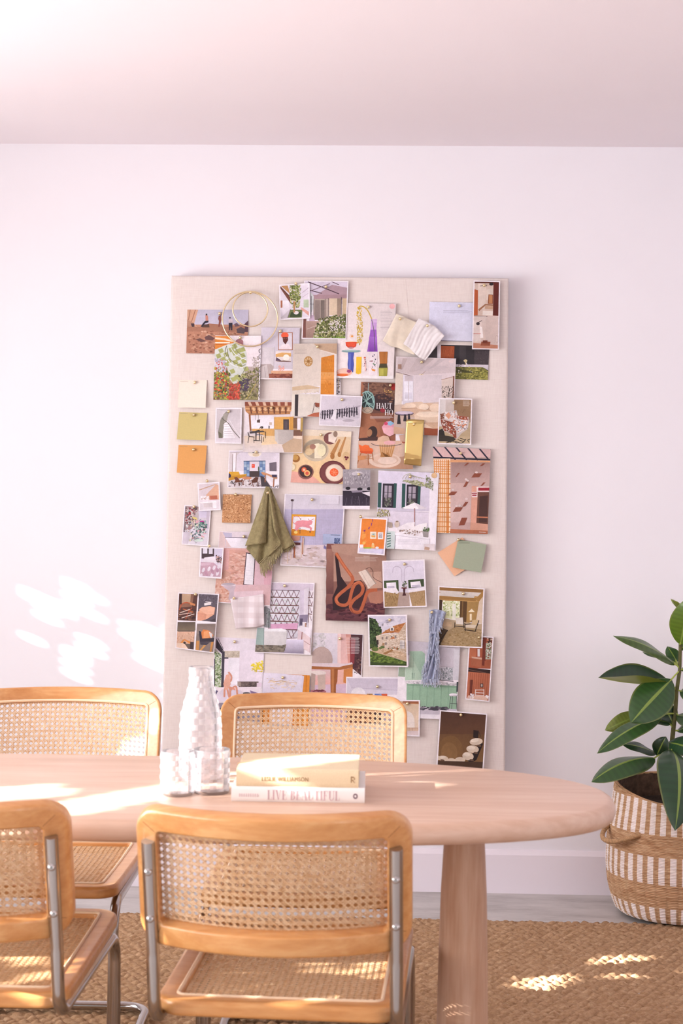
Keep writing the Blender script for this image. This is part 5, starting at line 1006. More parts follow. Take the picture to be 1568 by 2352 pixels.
sheet(PG, 'tall page of bathroom with triangle lattice window and white tub', 'picture', 7, '880 62 1348 72 1313 705 820 685', 1, [
    g(810, 60, 1350, 140, 'd5c9da', 'cfc2d2'), r(950, 135, 1220, 480, 'd9d3e0'), p('955 140 1215 140 1200 560 1100 560 945 480', 'dcd8e4'), s('960 200 1200 200 1200 440 960 430', 60, 13, 'c9d4d8 e4e4ee d3d8d8 bcc8c4', 4),
    *sum([[l(5, '7a5560', f'{965-q*3+k*50} {140+q*70} {990-q*3+k*50} {200+q*70} {1015-q*3+k*50} {140+q*70}') for k in range(5)] for q in range(5)], []), *[p(f'{960-q*5} {192+q*70} {1212-q*4} {198+q*71} {1210-q*4} {206+q*71} {958-q*5} {201+q*70}', '6f4a46') for q in range(5)], *[l(4, '7a5560', q) for q in ('955 480 1195 480', '1110 480 1140 555 1190 485', '1105 560 1190 555', '1150 490 1165 550')], l(5, '5f4450', '955 135 1215 140'), p('950 435 1200 425 1195 478 945 476', 'd8a4c4'), r(1220, 140, 1260, 450, 'd3c8da'), p('1255 130 1300 110 1290 460 1250 460', 'dcd4e0'), l(5, '6f5058', '1300 145 1290 420'), *[l(7, '6f4a46', f'1290 {200+k*72} 1340 {204+k*72}') for k in range(3)], *[l(4, '7a5560', f'1305 {150+k*70} 1320 {195+k*70} 1335 {150+k*70}') for k in range(4)], p('1215 355 1290 350 1280 440 1210 450', '8f849c'), p('1220 385 1245 385 1240 440 1215 442', '5a5068'), r(1240, 415, 1275, 460, 'e8e0e8'), r(1262, 425, 1275, 458, 'b08878'),
    p('1200 460 1330 470 1315 560 1230 505 1195 520', 'ece4ee'), p('1200 480 1240 505 1230 640 1195 620', 'd9c4cc'), p('1238 500 1318 560 1312 690 1230 640', 'e4cfd2'), l(6, '8a4f4a', '1237 505 1230 640'), l(8, '7a4440', '1312 560 1308 680'), l(4, 'a87a78', '1235 570 1312 620'), p('820 630 1100 620 1200 590 1250 690 820 690', 'a49cae'), g(1060, 570, 1250, 700, 'ddd6ea', '8f859c'), p('820 615 1100 612 1080 680 820 680', '7f766a'), s('825 620 1090 620 1080 675 825 672', 40, 10, '6a6258 948a7c 877e70', 7, 2.4), p('905 460 960 470 955 300 920 280 905 285', '8f8f94'), p('825 480 1090 478 1105 495 1095 610 1060 622 825 615', 'd8d4d6'), p('825 478 1060 472 1105 490 1090 500 825 496', 'ecebf0'), p('820 465 905 470 903 620 820 612', '9cb0ac'), l(3, '6f7a7c', '905 300 900 670'), s('910 290 955 300 950 460 915 450', 20, 9, '6f7f74 4f5a58 9aa8a4', 5, .5), l(6, '3a3f40', '948 320 945 470')], border=(3, 8, 9, 9), pin=(1084, 97))
sheet(PG, 'page of white living room with pink limbed chair sculpture', 'picture', 7, '470 548 912 566 872 1290 440 1270', 0, [
    g(440, 540, 920, 1000, 'e6dde8', 'e9e2ec'), p('485 560 540 660 540 700 480 640', '3a3440'), l(6, '3f3846', '485 565 560 690'), l(5, '4a4250', '500 560 545 650'), p('470 650 530 700 530 1000 465 980', 'c9d0c0'), s('472 660 528 710 525 990 468 975', 130, 9, '6f8a58 a9b890 48603c dfe6d4 8aa070', 5), l(8, '332d3a', '470 740 468 980'), r(545, 670, 690, 728, 'c4b8a8'), s('548 672 688 672 688 725 548 725', 20, 9, 'b5a898 d0c6b8', 4, 1.5), p('535 670 558 675 548 1010 525 1015', '453f4c'), r(548, 726, 590, 738, '453f4c'), r(590, 735, 690, 960, 'eeeaf4'), p('690 660 900 665 885 945 680 945', 'e9dfec'), r(680, 938, 855, 992, '6a5a58'), p('670 935 700 945 700 985 670 975', 'a4948c'), s('700 945 840 945 838 988 702 988', 24, 8, '4f4444 7a6c68', 4, 1.6), p('840 950 885 950 880 990 838 990', 'e2cfe0'), s('790 790 895 750 895 850 800 850', 34, 13, 'e8d23c f2e26a d8c02c', 5), l(3, 'a08a6c', '800 825 850 850 885 855'), p('440 990 880 985 870 1130 440 1130', 'e6dbe4'), p('480 1060 540 1005 690 1010 780 1100 470 1110', 'ddd2e2'), p('780 1015 880 1050 870 1115 800 1110', '8f7a9c'), p('800 1030 860 1050 850 1100 810 1100', '7a6488'), p('718 1035 782 1042 780 1105 720 1105', '3a3a42'), e(750, 1040, 32, 8, '5a5a60'), *[cv(16, 'd5957f', q) for q in ('590 855 615 890 612 930 590 940', '555 1075 560 1000 590 985 605 1010 605 1085', '605 1020 640 985 660 990 672 1070 695 1078', '560 1005 600 990 650 1010', '570 960 600 1080 630 1095')], p('570 880 600 870 610 960 585 1010 560 1010 545 960', 'e2ab96'), p('465 1010 500 1020 480 1060 470 1060', '5a5478'), p('440 1125 880 1125 872 1290 440 1270', '8f8898'), p('480 1180 560 1160 620 1290 470 1280', '3a3440'), p('590 1170 850 1160 860 1215 590 1215', 'ece6f0'), l(6, '2f2a34', '590 1220 860 1226'), p('600 1230 700 1230 700 1285 600 1285', '6f6878')], pin=(645, 588))
sheet(PG, 'white framed print on page with orange wood grain border', 'picture', 7, '898 860 1305 885 1288 1330 872 1310', 1, [
    r(860, 850, 1310, 1340, 'd88a34'), *[l(5, 'b96a20', f'{900+k*34} 880 {890+k*34} 1330') for k in range(13)], p('890 850 1255 890 1235 1095 885 1075', 'dad2e2'), g(880, 1000, 1240, 1090, 'd9d2e2', 'cdc5da'), p('885 860 1240 885 1222 1010 890 985', 'e0d9e8'), s('930 910 1190 930 1190 1010 940 1000', 40, 8, 'd5c4bc d0c6d4 e6d4c4', 4, 2.4), l(4, 'c9a25c', '955 925 1010 940 1060 930 1100 945 1190 945'), l(6, '4a3a4a', '885 1078 1235 1094'), p('890 1080 960 1085 955 1330 880 1320', 'd07f2c'), p('955 1085 1160 1095 1150 1330 950 1320', 'e6dfe8'), p('1160 1095 1240 1098 1230 1330 1150 1330', 'cc7c2a'), l(8, '5a3018', '890 1075 890 1330')], pin=(1068, 902))
# ---- lower right
sheet(PG, 'torn brown page of twisted orange loop chair sculpture', 'picture', 6, '36 658 515 660 497 1284 28 1272', 4, [
    g(20, 650, 520, 960, 'a88072', 'b08a7a'), p('36 660 90 660 90 1010 30 1100', '7a4a44'), g(30, 700, 90, 1100, '9c6f62', '60363a'), p('70 670 515 662 510 800 350 840 260 760 80 720', 'b18c7c'), g(380, 660, 515, 960, '9c7668', 'a27c6c'), g(30, 1060, 500, 1280, '8a5a54', '5a2f38'), p('350 1040 500 1030 500 1110 400 1180', 'b07a66'), s('40 1150 490 1130 490 1270 40 1265', 60, 16, '4f2a34 6a3a42 5f343c', 5, 3), p('330 890 470 880 480 1010 360 1020', 'c09a88'),
    p('100 740 120 740 150 920 210 1010 180 1180 85 1190 80 1090 120 1000', '2f1c22'), p('150 1060 230 1010 260 1060 240 1170 170 1180', '341f26'), p('240 960 310 950 350 1010 340 1100 290 1180 240 1170', '3a2228'), cv(26, 'b5603f', '110 735 170 830 235 920 240 960 200 1010 140 1060 110 1100 130 1140 180 1150 215 1120 235 1040 260 985 300 970 325 1010 310 1060 250 1110 225 1160 250 1200 300 1200 335 1120 360 1050 400 1030 440 1028'), cv(10, 'c9764f', '108 730 168 825 232 915'), cv(9, 'c67250', '140 1052 110 1095 128 1132'), cv(8, 'c67250', '250 980 300 962 322 1000'), cv(7, '8a452f', '225 1170 250 1212 300 1212'),
    p('288 885 345 865 430 970 370 1018', 'ddccc0'), p('345 865 360 870 432 975 428 985', 'a8958a'), l(3, 'b5a294', '310 880 385 1010'), cv(4, '5a3a34', '345 862 380 850 405 880 410 930 480 970'), tx(330, 758, 380, 762, 2, 'e6d8d0'), tx(262, 768, 442, 795, 4, 'c9b3a8')], torn=True, pin=None, bg='8a5f54')
sheet(PH, 'white bordered print of orange room with two small frames', 'picture', 6, '308 445 523 455 498 752 280 735', 5, [
    g(280, 440, 530, 720, 'ea8a3c', 'e67f34'), s('310 560 350 560 350 660 310 660', 6, 26, 'ee9a4c f0a050', 4, .6), *[p(q, '8a3a7c') for q in ('398 460 405 460 405 482 400 482', '390 495 400 488 394 515 388 512', '368 530 382 520 374 545 368 540', '330 550 350 545 338 562 330 560')], r(383, 562, 432, 618, 'f0e6d8'), r(392, 572, 424, 608, 'dcd6c0'), p('392 590 424 592 424 608 392 606', 'e0a85c'), r(400, 578, 416, 588, '8fb0b8'), r(443, 566, 487, 622, 'ece4e2'), r(452, 576, 479, 612, 'b8b0b4'), s('454 578 478 578 478 610 454 610', 14, 5, '8a8288 d0c8cc', 3), p('288 690 505 700 498 752 280 735', 'cdc6e2'), r(300, 664, 328, 690, 'f0e8ea'), e(332, 652, 12, 12, 'f2b860'), r(330, 686, 392, 697, 'a8b83c'), p('395 660 415 658 418 692 393 690', 'eec07c'), e(404, 660, 7, 9, 'f0d2a0'), e(438, 690, 14, 9, 'f2eef0'), p('345 712 355 712 380 735 370 735', '5a5a9c'), p('300 700 480 705 470 745 310 735', 'd9d3ea')], border=11, pin=(307, 441))
sheet(PH, 'white bordered print of bedroom with twin beds and green headboards', 'picture', 6, '478 795 818 783 835 1163 490 1172', 5, [
    g(475, 780, 840, 1060, 'd9d2e2', 'dcd5e4'), cv(5, 'bdb2c6', '562 890 570 850 600 840 632 865 636 960'), cv(5, 'bdb2c6', '655 960 658 865 690 838 722 850 732 885'), p('488 955 608 948 612 1040 490 1010', '3c4a30'), p('500 965 600 955 600 1030 500 1010', '4c5c3c'), p('686 948 812 940 814 1000 690 1015', '3c4a30'), p('512 972 588 966 592 1015 516 1020', 'ece6f0'), p('704 965 782 958 792 1002 710 1008', 'ece6f0'), p('520 998 575 996 578 1018 522 1018', 'c4bcd0'), p('715 990 780 986 786 1004 718 1006', 'c4bcd0'), p('605 1045 695 1050 700 1165 600 1168', 'b09a92'), p('490 1030 600 1020 612 1060 600 1160 495 1170', 'a4855c'), p('488 1015 590 1010 612 1045 600 1060 488 1040', 'ece5ec'), p('690 1035 822 1020 830 1165 720 1165', 'ad8e68'), p('688 1030 820 1005 824 1030 690 1050', 'ece5ec'), s('500 1045 600 1050 595 1155 500 1160', 40, 11, '94774f b5976c 8a6c48', 4, .5), s('705 1050 820 1040 826 1150 725 1155', 40, 11, '9c7e58 bfa078 a88a62', 5, .5), e(655, 1012, 25, 7, '6a3034'), p('645 1015 665 1015 662 1050 672 1072 640 1075 648 1050', '4a2428'), s('638 960 678 960 675 1005 640 1005', 22, 8, '5a6a4c 8a9478 3f4a38', 3), r(650, 985, 664, 1008, '8f8a90')], border=9, pin=(657, 820))
sheet('colour_card', 'peach square card tilted diamondwise under sage green card', 'card', 6, '1120 606 1265 790 1057 918 922 730', 1, [r(0, 0, 1, 1, 'f0b896')], bg='ecb896', mat=MT['card'], pin=None, lift=.002)
sheet('colour_card', 'sage green square card overlapping the tilted peach card', 'card', 6, '1086 622 1314 665 1270 890 1042 847', 2, [r(0, 0, 1, 1, '9fa792'), tx(1095, 634, 1180, 652, 2, '6f7766')], bg='a0a892', mat=MT['card'], pin=(1088, 625), lift=.010)
sheet(PH, 'print of beamed sunny room with two low armchairs', 'picture', 8, '980 50 1320 68 1303 508 972 495', 3, [
    g(970, 50, 1325, 170, 'a8804a', 'b99158'), p('982 60 1315 78 1312 100 980 82', '8f6638'), p('980 82 1312 102 1300 130 1000 105', 'd5cbc4'), p('980 100 1250 118 1240 140 985 122', 'cfc6c0'), p('980 125 1260 140 1255 162 980 148', '9c7440'), p('1250 150 1315 80 1315 110 1280 165', 'a67c44'), p('980 150 1010 155 1005 240 978 235', '3f2c20'), p('1012 158 1140 162 1135 310 1010 280', 'dfe0b8'), s('1015 162 1138 165 1134 280 1014 270', 70, 9, 'c9d098 e9ecd0 a4b070 f2f2e0', 4), p('1085 180 1110 182 1108 310 1082 308', 'e9e6da'), p('1140 160 1192 165 1185 330 1135 320', '5a3f24'), l(8, '7f5f38', '1160 165 1152 320'), p('1192 170 1280 165 1262 300 1185 330', 'a8844e'), p('1280 165 1315 120 1303 330 1255 320', 'd9c4ae'), p('1200 242 1225 218 1248 242', 'efe0c4'), r(1211, 255, 1226, 305, 'e6d3b4'), l(3, '4a3826', '1222 305 1222 330'), p('975 280 1140 310 1260 330 1303 330 1300 505 972 495', 'b8a284'), p('985 480 1020 400 1100 350 1295 370 1295 505 980 495', 'a38a66'), s('1000 470 1090 370 1290 385 1290 500 1000 492', 120, 7, '94794f b59a74 a88d66', 6, 1.8), p('1010 310 1080 315 1078 350 1010 345', 'c4a888'), p('1108 285 1160 282 1165 335 1110 330', 'dcd2c8'), *[l(6, '3a2a1e', q) for q in ('1102 320 1100 355', '1165 300 1168 360', '1100 345 1175 352')], p('1230 300 1275 298 1262 340 1225 335', 'cdb288'), p('1180 335 1262 338 1245 360 1178 355', 'd8c8b4'), *[l(6, '2f221a', q) for q in ('1175 325 1178 380', '1278 305 1250 385', '1172 372 1255 384', '1175 335 1215 330')], p('976 420 1010 360 1050 375 1000 470', '4a3a2a'), l(6, '2f241c', '1000 440 1048 378'), p('978 460 1000 450 995 495 975 492', '2f241c')], border=9, pin=(1162, 106))
sheet(PH, 'narrow white bordered print of red timber house interiors', 'picture', 8, '1208 413 1387 425 1355 904 1178 884', 3, [
    p('1200 410 1390 420 1380 660 1190 655', 'a0543a'), p('1210 425 1375 432 1370 500 1205 470', '3a221e'), *[l(8, '6a3a2c', q) for q in ('1215 440 1370 455', '1210 465 1365 440', '1230 430 1290 500')], s('1215 430 1370 435 1368 520 1212 500', 40, 9, '2a1816 8a4a36 b06a4c c9b0a0', 4, 1.6), p('1310 430 1335 435 1325 640 1300 635', '6f3024'), p('1215 480 1260 490 1255 590 1208 580', 'b5694a'), r(1268, 515, 1285, 570, 'dcd4d4'), p('1330 470 1372 470 1368 590 1326 590', 'a8a898'), s('1332 475 1370 475 1366 580 1330 580', 30, 8, '5a6a4a d8d8d0 8a4a36', 5), p('1225 575 1300 585 1295 650 1220 635', 'a45f44'), p('1225 570 1300 578 1300 592 1225 582', 'c9a08c'), p('1320 600 1365 603 1362 655 1318 652', '9a5238'), p('1200 650 1368 668 1362 700 1195 680', '2f1c1a'), l(5, '6a4a40', '1200 665 1330 690'),
    p('1195 680 1362 695 1352 895 1185 878', 'b0664a'), *[l(3, '8f4a34', f'{1215+k*16} {690+k} {1205+k*16} {850}') for k in range(9)], p('1215 740 1235 740 1225 860 1208 855', '6a3024'), r(1288, 768, 1310, 796, '3a2c2c'), r(1293, 773, 1305, 791, 'b5a49c'), *[l(5, 'e8d9d4', q) for q in ('1255 812 1250 860', '1315 812 1315 862', '1252 815 1315 815', '1250 835 1316 838', '1250 852 1316 856')], p('1200 855 1345 862 1340 895 1188 880', 'd8b4a4'), s('1215 845 1245 845 1240 878 1212 876', 12, 8, 'efe6e6 c9c0c8', 4), p('1330 850 1350 860 1345 880 1325 865', 'efe8e8')], border=8, pin=(1277, 428))
sheet(PH, 'print of stone farmhouse with tiled roof and green lawn', 'picture', 8, '462 263 750 262 757 648 470 642', 5, [
    g(460, 260, 760, 400, 'c9c3d6', 'd9d3de'), s('540 290 740 280 740 340 560 360', 16, 18, 'dcd6e2 d0cadb', 3, 2), p('470 280 500 290 530 310 545 350 565 370 560 450 540 500 470 520', '34452a'), s('470 285 520 300 560 370 545 490 472 510', 170, 10, '2a3a22 48603a 5a7042 3a4a2c 1f2c1a', 5), p('552 405 650 345 745 318 690 395 640 392', 'bd7a4a'), s('560 402 650 350 740 322 690 390', 50, 6, 'b0703f c98a58 a8663a', 6, 2), p('625 360 642 346 656 362 652 380 626 380', 'e2d8d0'), r(632, 360, 646, 378, '6a6268'), p('520 420 552 408 690 396 740 320 752 400 752 620 640 560 540 510', 'd5c2b0'), p('690 396 742 322 753 400 753 600 690 500', 'c9b29c'), s('545 415 690 400 752 350 752 540 640 520 545 500', 150, 6, 'c4ae98 dccbbb b59c86 e6d8ca', 7, 1.6), *[r(x, y, x + 11, y + 20, '8a7c78') for x, y in ((565, 425), (595, 422), (632, 418), (660, 415), (590, 465))], p('622 442 650 420 662 438', 'c07a4c'), r(698, 450, 732, 512, 'ece4e0'), *[l(3, '6a6468', f'{701+k*10} 452 {701+k*10} 510') for k in range(4)], l(3, '6a6468', '698 470 732 470'), l(3, '6a6468', '698 490 732 490'), p('525 450 540 445 542 480 526 485', '3a302c'), r(570, 470, 580, 490, 'a8805c'), p('480 510 545 500 700 530 755 560 755 605 640 575 500 540', 'c9ac90'), s('500 510 700 530 752 570 640 575', 40, 7, 'b89a7c dcc4aa', 8, 2), p('575 545 640 515 648 528 590 555', '9c7248'), e(516, 515, 26, 16, '5f7038'), e(488, 490, 18, 14, '4c5e30'), e(570, 500, 16, 10, '5a6a3c'), e(555, 508, 12, 9, '6a7a44'), s('600 500 690 505 690 520 600 515', 14, 6, 'b0603c 5a6a3c', 4), p('470 520 500 535 640 575 755 610 757 640 470 640', '5a7030'), s('475 530 640 580 752 615 750 640 475 638', 120, 7, '6c8438 4a5e28 3a4c22 7c9444', 9, 2.2), p('470 610 757 625 757 645 470 642', '3a4a24')], border=10, pin=(622, 300))
sheet(PG, 'page of mint green kitchen with marble splashback and stool', 'picture', 8, '692 452 1142 478 1112 1035 672 1018', 2, [
    g(680, 445, 1145, 560, 'c5bcc6', 'cdc5ce'), p('690 640 740 620 735 720 685 715', '9fb49c'), p('770 530 860 530 882 550 880 740 735 745 740 640 765 640', 'b5cdb8'), p('765 532 860 532 880 550 880 740 870 740', 'a4c0aa'), l(3, '8aa892', '800 535 790 740'), l(4, '6f8a7a', '790 690 788 730'), l(4, '6f8a7a', '802 690 800 730'), p('880 520 1000 500 1100 510 1095 650 985 640 900 660', 'd2ccd6'), p('985 510 1100 515 1095 648 980 640', 'cfc8d2'), l(3, 'aaa2ac', '980 640 1095 650'), p('1095 515 1135 520 1128 745 1090 740', 'd5d2da'), p('970 648 1090 652 1088 745 965 740', 'bcbcc4'), s('975 652 1088 655 1086 742 970 738', 60, 8, '6a7478 e2e2e8 8f989c a8aeb4', 5, .7), p('738 748 1122 762 1120 785 740 770', 'dcd6dc'), s('745 750 1120 764 1118 780 745 768', 24, 7, 'b5b0b8 efeaf0', 6, 2), l(5, '5a5a60', '970 740 1090 752'), p('748 768 1120 785 1112 960 745 935', '96b89e'), p('748 768 1120 785 1118 800 748 782', '86a890'), *[l(3, '7a9c86', f'{795+k*52} 775 {790+k*52} 945') for k in range(6)], p('1115 755 1130 755 1122 830 1112 830', '3a4044'), e(1092, 850, 32, 11, 'e9e4ec'), p('1060 852 1125 852 1120 862 1066 862', 'cfc8d0'), *[l(3.5, '4a4e50', q) for q in ('1072 862 1058 958', '1112 862 1116 958', '1085 862 1078 955', '1064 915 1118 918')], p('740 930 1112 958 1110 1000 740 990', 'c8c0cc'), s('830 935 1050 945 1050 965 840 960', 16, 12, '4a4650 6f6a74', 4, 2.4), p('670 995 1112 1002 1112 1035 670 1018', 'ece6ee')], pin=None)
sheet(PG, 'page of pink dining room with round oak pedestal table', 'picture', 8, '62 393 430 408 402 1060 30 1050', 0, [
    g(30, 390, 440, 640, 'dcd4de', 'd6cdd8'), s('60 400 150 400 145 500 60 500', 26, 18, 'd3ccd2 c9c6c8 dcd5dc', 4), p('240 402 340 406 330 640 240 640', 'e2b8b4'), p('240 402 265 402 262 640 238 640', 'efd0cc'), p('300 405 345 407 335 640 318 640', 'd6988c'), p('338 407 430 410 418 715 330 640', '4f3036'), p('330 430 372 440 362 620 332 640', '8a3a40'), s('370 560 420 570 410 700 366 690', 20, 9, '2f2024 6a4a44 7a5a54', 5), tx(338, 428, 402, 545, 15, 'e9dde0'), tx(302, 428, 334, 545, 15, 'f0dcd8'), e(122, 595, 82, 98, 'b8a29c'), r(40, 618, 250, 660, 'ddd3dc'), g(40, 660, 300, 780, 'dcc0c4', 'e4a8a0'), p('240 660 350 650 355 900 240 780', 'e2b0a4'), p('285 665 352 650 345 780 282 760', 'cf8448'), p('40 780 300 770 420 900 400 1060 30 1050', 'd9bcd0'), e(95, 690, 62, 18, 'e2d4d0'), p('45 690 78 700 72 815 45 815', 'b09a92'), p('92 705 150 700 150 810 98 815', 'c4aea4'), e(95, 835, 52, 22, '8a4a54'), s('45 820 150 815 140 860 45 860', 20, 12, '7a3c4a a86a74', 5, 2), p('40 640 250 648 340 622 352 622 350 650 260 668 40 662', 'a8683c'), p('40 618 300 622 345 612 352 625 250 645 40 640', 'dccad0'), p('188 660 242 660 238 750 228 780 226 890 208 908 190 890 188 770', '96582f'), p('195 660 215 660 212 890 196 880', 'b87848'), p('30 900 400 900 400 1060 30 1050', 'cfaec0')], border=(0, 0, 6, 0), pin=(257, 437))
sheet(PG, 'page of lilac room with round white globe lamp and art', 'picture', 8, '303 718 735 722 728 1060 298 1055', 1, [
    g(300, 715, 740, 850, 'd9d0de', 'dcd4e2'), p('310 730 730 735 690 815 340 800', 'cfc6d6'), l(4, 'bdb2c6', '340 800 690 818'), l(5, '8f7f8c', '693 815 692 890'), tx(585, 740, 705, 780, 6, 'cbbfd0'), r(306, 845, 345, 910, '4a3c50'), p('306 850 345 845 345 880 306 890', '7a5a68'), r(455, 843, 498, 910, 'b98a48'), p('455 850 480 845 470 900 455 905', '6a3c3a'), p('475 870 498 860 498 910 470 910', '8f5a3c'), r(512, 843, 605, 912, '6a7cb8'), p('512 860 560 845 575 875 530 890 512 885', '8fa4cc'), p('560 845 605 843 605 868 575 870', 'd8603c'), p('570 870 605 865 605 890 580 895', 'd9ccd8'), p('512 890 560 885 600 912 512 912', '4a5490'), e(392, 851, 55, 55, 'efe9f0'), p('300 910 730 915 728 1060 298 1055', '4a3a40'), p('300 960 500 950 500 1055 300 1055', '6a4238'), p('560 930 730 930 728 1060 560 1050', 'b5aab8')], border=(7, 9, 7, 0), pin=(533, 790))
sheet(PH, 'tiny white bordered print of cream arch beside chair back', 'picture', 8, '655 888 846 890 842 1158 650 1150', 3, [
    g(650, 885, 850, 1150, 'd9c0a4', 'dcc8b4'), r(720, 895, 835, 912, '9a5c40'), p('715 905 840 912 835 920 715 915', 'b9805c'), e(755, 1050, 50, 78, 'ece0d8'), r(705, 1050, 806, 1095, 'ece0d8'), r(655, 1092, 840, 1115, 'd3b49c'), l(4, 'c4a088', '655 1092 835 1095'), l(3, 'b0907c', '765 1095 765 1125'), l(3, 'b0907c', '790 1095 792 1125'), r(655, 1115, 840, 1160, 'd9c8c8')], border=9, pin=(752, 915))
sheet(PH, 'white bordered brown print of caterpillar sofa with cream cushions', 'picture', 8, '992 962 1340 990 1310 1440 962 1425', 4, [
    g(960, 960, 1345, 1150, '4f3328', '5f3f2c'), g(960, 1140, 1345, 1440, '6a4a30', '86623c'), e(1070, 1260, 90, 110, '7a5836'), e(1060, 1275, 60, 75, '86633e'), p('1238 1110 1278 1115 1272 1170 1236 1165', '2a1c1a'), l(4, '3a2a22', '1280 1125 1290 1160'), p('1285 1205 1310 1210 1260 1330 1220 1350 1195 1335', '241a1a'), *[(e(x, y, rx, ry, 'd5c2ae', rt)) for x, y, rx, ry, rt in ((1258, 1195, 48, 26, -.1), (1232, 1250, 46, 28, .1), (1198, 1302, 42, 30, .2), (1140, 1330, 38, 22, 0), (1075, 1335, 36, 18, 0), (1015, 1318, 38, 20, .1), (978, 1315, 16, 16, 0))], *[(e(x, y, rx, ry, 'e4d6c6', rt)) for x, y, rx, ry, rt in ((1248, 1186, 30, 13, -.1), (1222, 1240, 28, 14, .1), (1190, 1290, 24, 14, .2), (1012, 1310, 22, 9, 0))], *[e(x, y, 16, 7, '6a5040', .2) for x, y in ((1280, 1225, ), (1255, 1278), (1225, 1330), (1010, 1332))], p('970 1335 1310 1345 1308 1440 962 1425', '4a3426')], border=(9, 9, 9, 0), pin=(1145, 997))
# ------------------------------------------------------------------ things of cloth, metal and foil on the board
def resample(P, n):
    d = [0]
    for a, b in zip(P, P[1:]): d.append(d[-1] + math.dist(a, b))
    out = []
    for k in range(n):
        t = d[-1] * k / (n - 1); i = max(0, min(len(P) - 2, next((j for j in range(len(d) - 1) if d[j + 1] >= t - 1e-9), len(P) - 2)))
        f = (t - d[i]) / max(1e-9, d[i + 1] - d[i]); out.append(tuple(P[i][j] + (P[i + 1][j] - P[i][j]) * f for j in (0, 1)))
    return out
def drape(mb, cr, A, B, nu, nv, off, inv):
    """cloth between an upper and a lower edge; off(u, v) is how far it stands off the board"""
    a, b = resample(pr(A), nu), resample(pr(B), nu); rows = []
    for i in range(nu):
        row = []
        for k in range(nv):
            v = k / (nv - 1); x = a[i][0] + (b[i][0] - a[i][0]) * v; y = a[i][1] + (b[i][1] - a[i][1]) * v
            row.append(onb(*full(cr, x, y), off(i / (nu - 1), v)) - inv)
        rows.append(row)
    return mb.grid(rows)
def cloth_mat(name, c, var, sc, bs, wv=(900, 900, 900), check=None):
    m, nt, b = nodes(name); v = coords(nt, (1, 1, 1)); t = N(nt, 'ShaderNodeTexNoise', Scale=sc, Detail=3.0); L(nt, v, t.inputs['Vector'])
    c = hx(c); col = ramp(nt, t.outputs['Fac'], [(.3, tuple(x * (1 - var) for x in c)), (.7, tuple(min(1, x * (1 + var)) for x in c))])
    if check:
        for ax, f in (('X', 1), ('Z', 1)):
            w = N(nt, 'ShaderNodeTexWave', wave_type='BANDS', bands_direction=ax); w.inputs['Scale'].default_value = check[1]; w.inputs['Distortion'].default_value = .6
            L(nt, v, w.inputs['Vector']); mr = N(nt, 'ShaderNodeMapRange'); L(nt, w.outputs['Fac'], mr.inputs['Value']); mr.inputs['From Min'].default_value = .35; mr.inputs['From Max'].default_value = .65; mr.inputs['To Max'].default_value = .5
            mx = N(nt, 'ShaderNodeMix', data_type='RGBA'); L(nt, mr.outputs[0], mx.inputs['Factor']); L(nt, col, mx.inputs[6]); mx.inputs[7].default_value = (*hx(check[0]), 1); col = mx.outputs[2]
    L(nt, col, b.inputs['Base Color']); b.inputs['Roughness'].default_value = .95; b.inputs['Specular IOR Level'].default_value = .1
    v2 = coords(nt, wv); t2 = N(nt, 'ShaderNodeTexNoise', Scale=1.0, Detail=2.0); L(nt, v2, t2.inputs['Vector']); bump(nt, b, t2.outputs['Fac'], bs, .003); return m
def hoop(cr, cx, cy, rx, ry, off, label):
    c = onb(*full(cr, cx, cy), off); o = MB().tube([onb(*full(cr, cx + rx * cos(a), cy + ry * sin(a)), off) - c for a in [2 * pi * k / 96 for k in range(96)]], .0023, 10, closed=True).build('metal_hoop', MT['hoop'])
    o.location = c; tag(o, label, 'hoop', 'metal hoops hung on one pin')
hoop(1, 780, 430, 243, 241, .024, 'large pale gold metal hoop hung around the smaller hoop')
hoop(1, 782, 346, 153, 151, .027, 'smaller pale gold metal hoop hung inside the large hoop')
PINS.append((*full(1, 786, 200), .024, 'two metal hoops'))

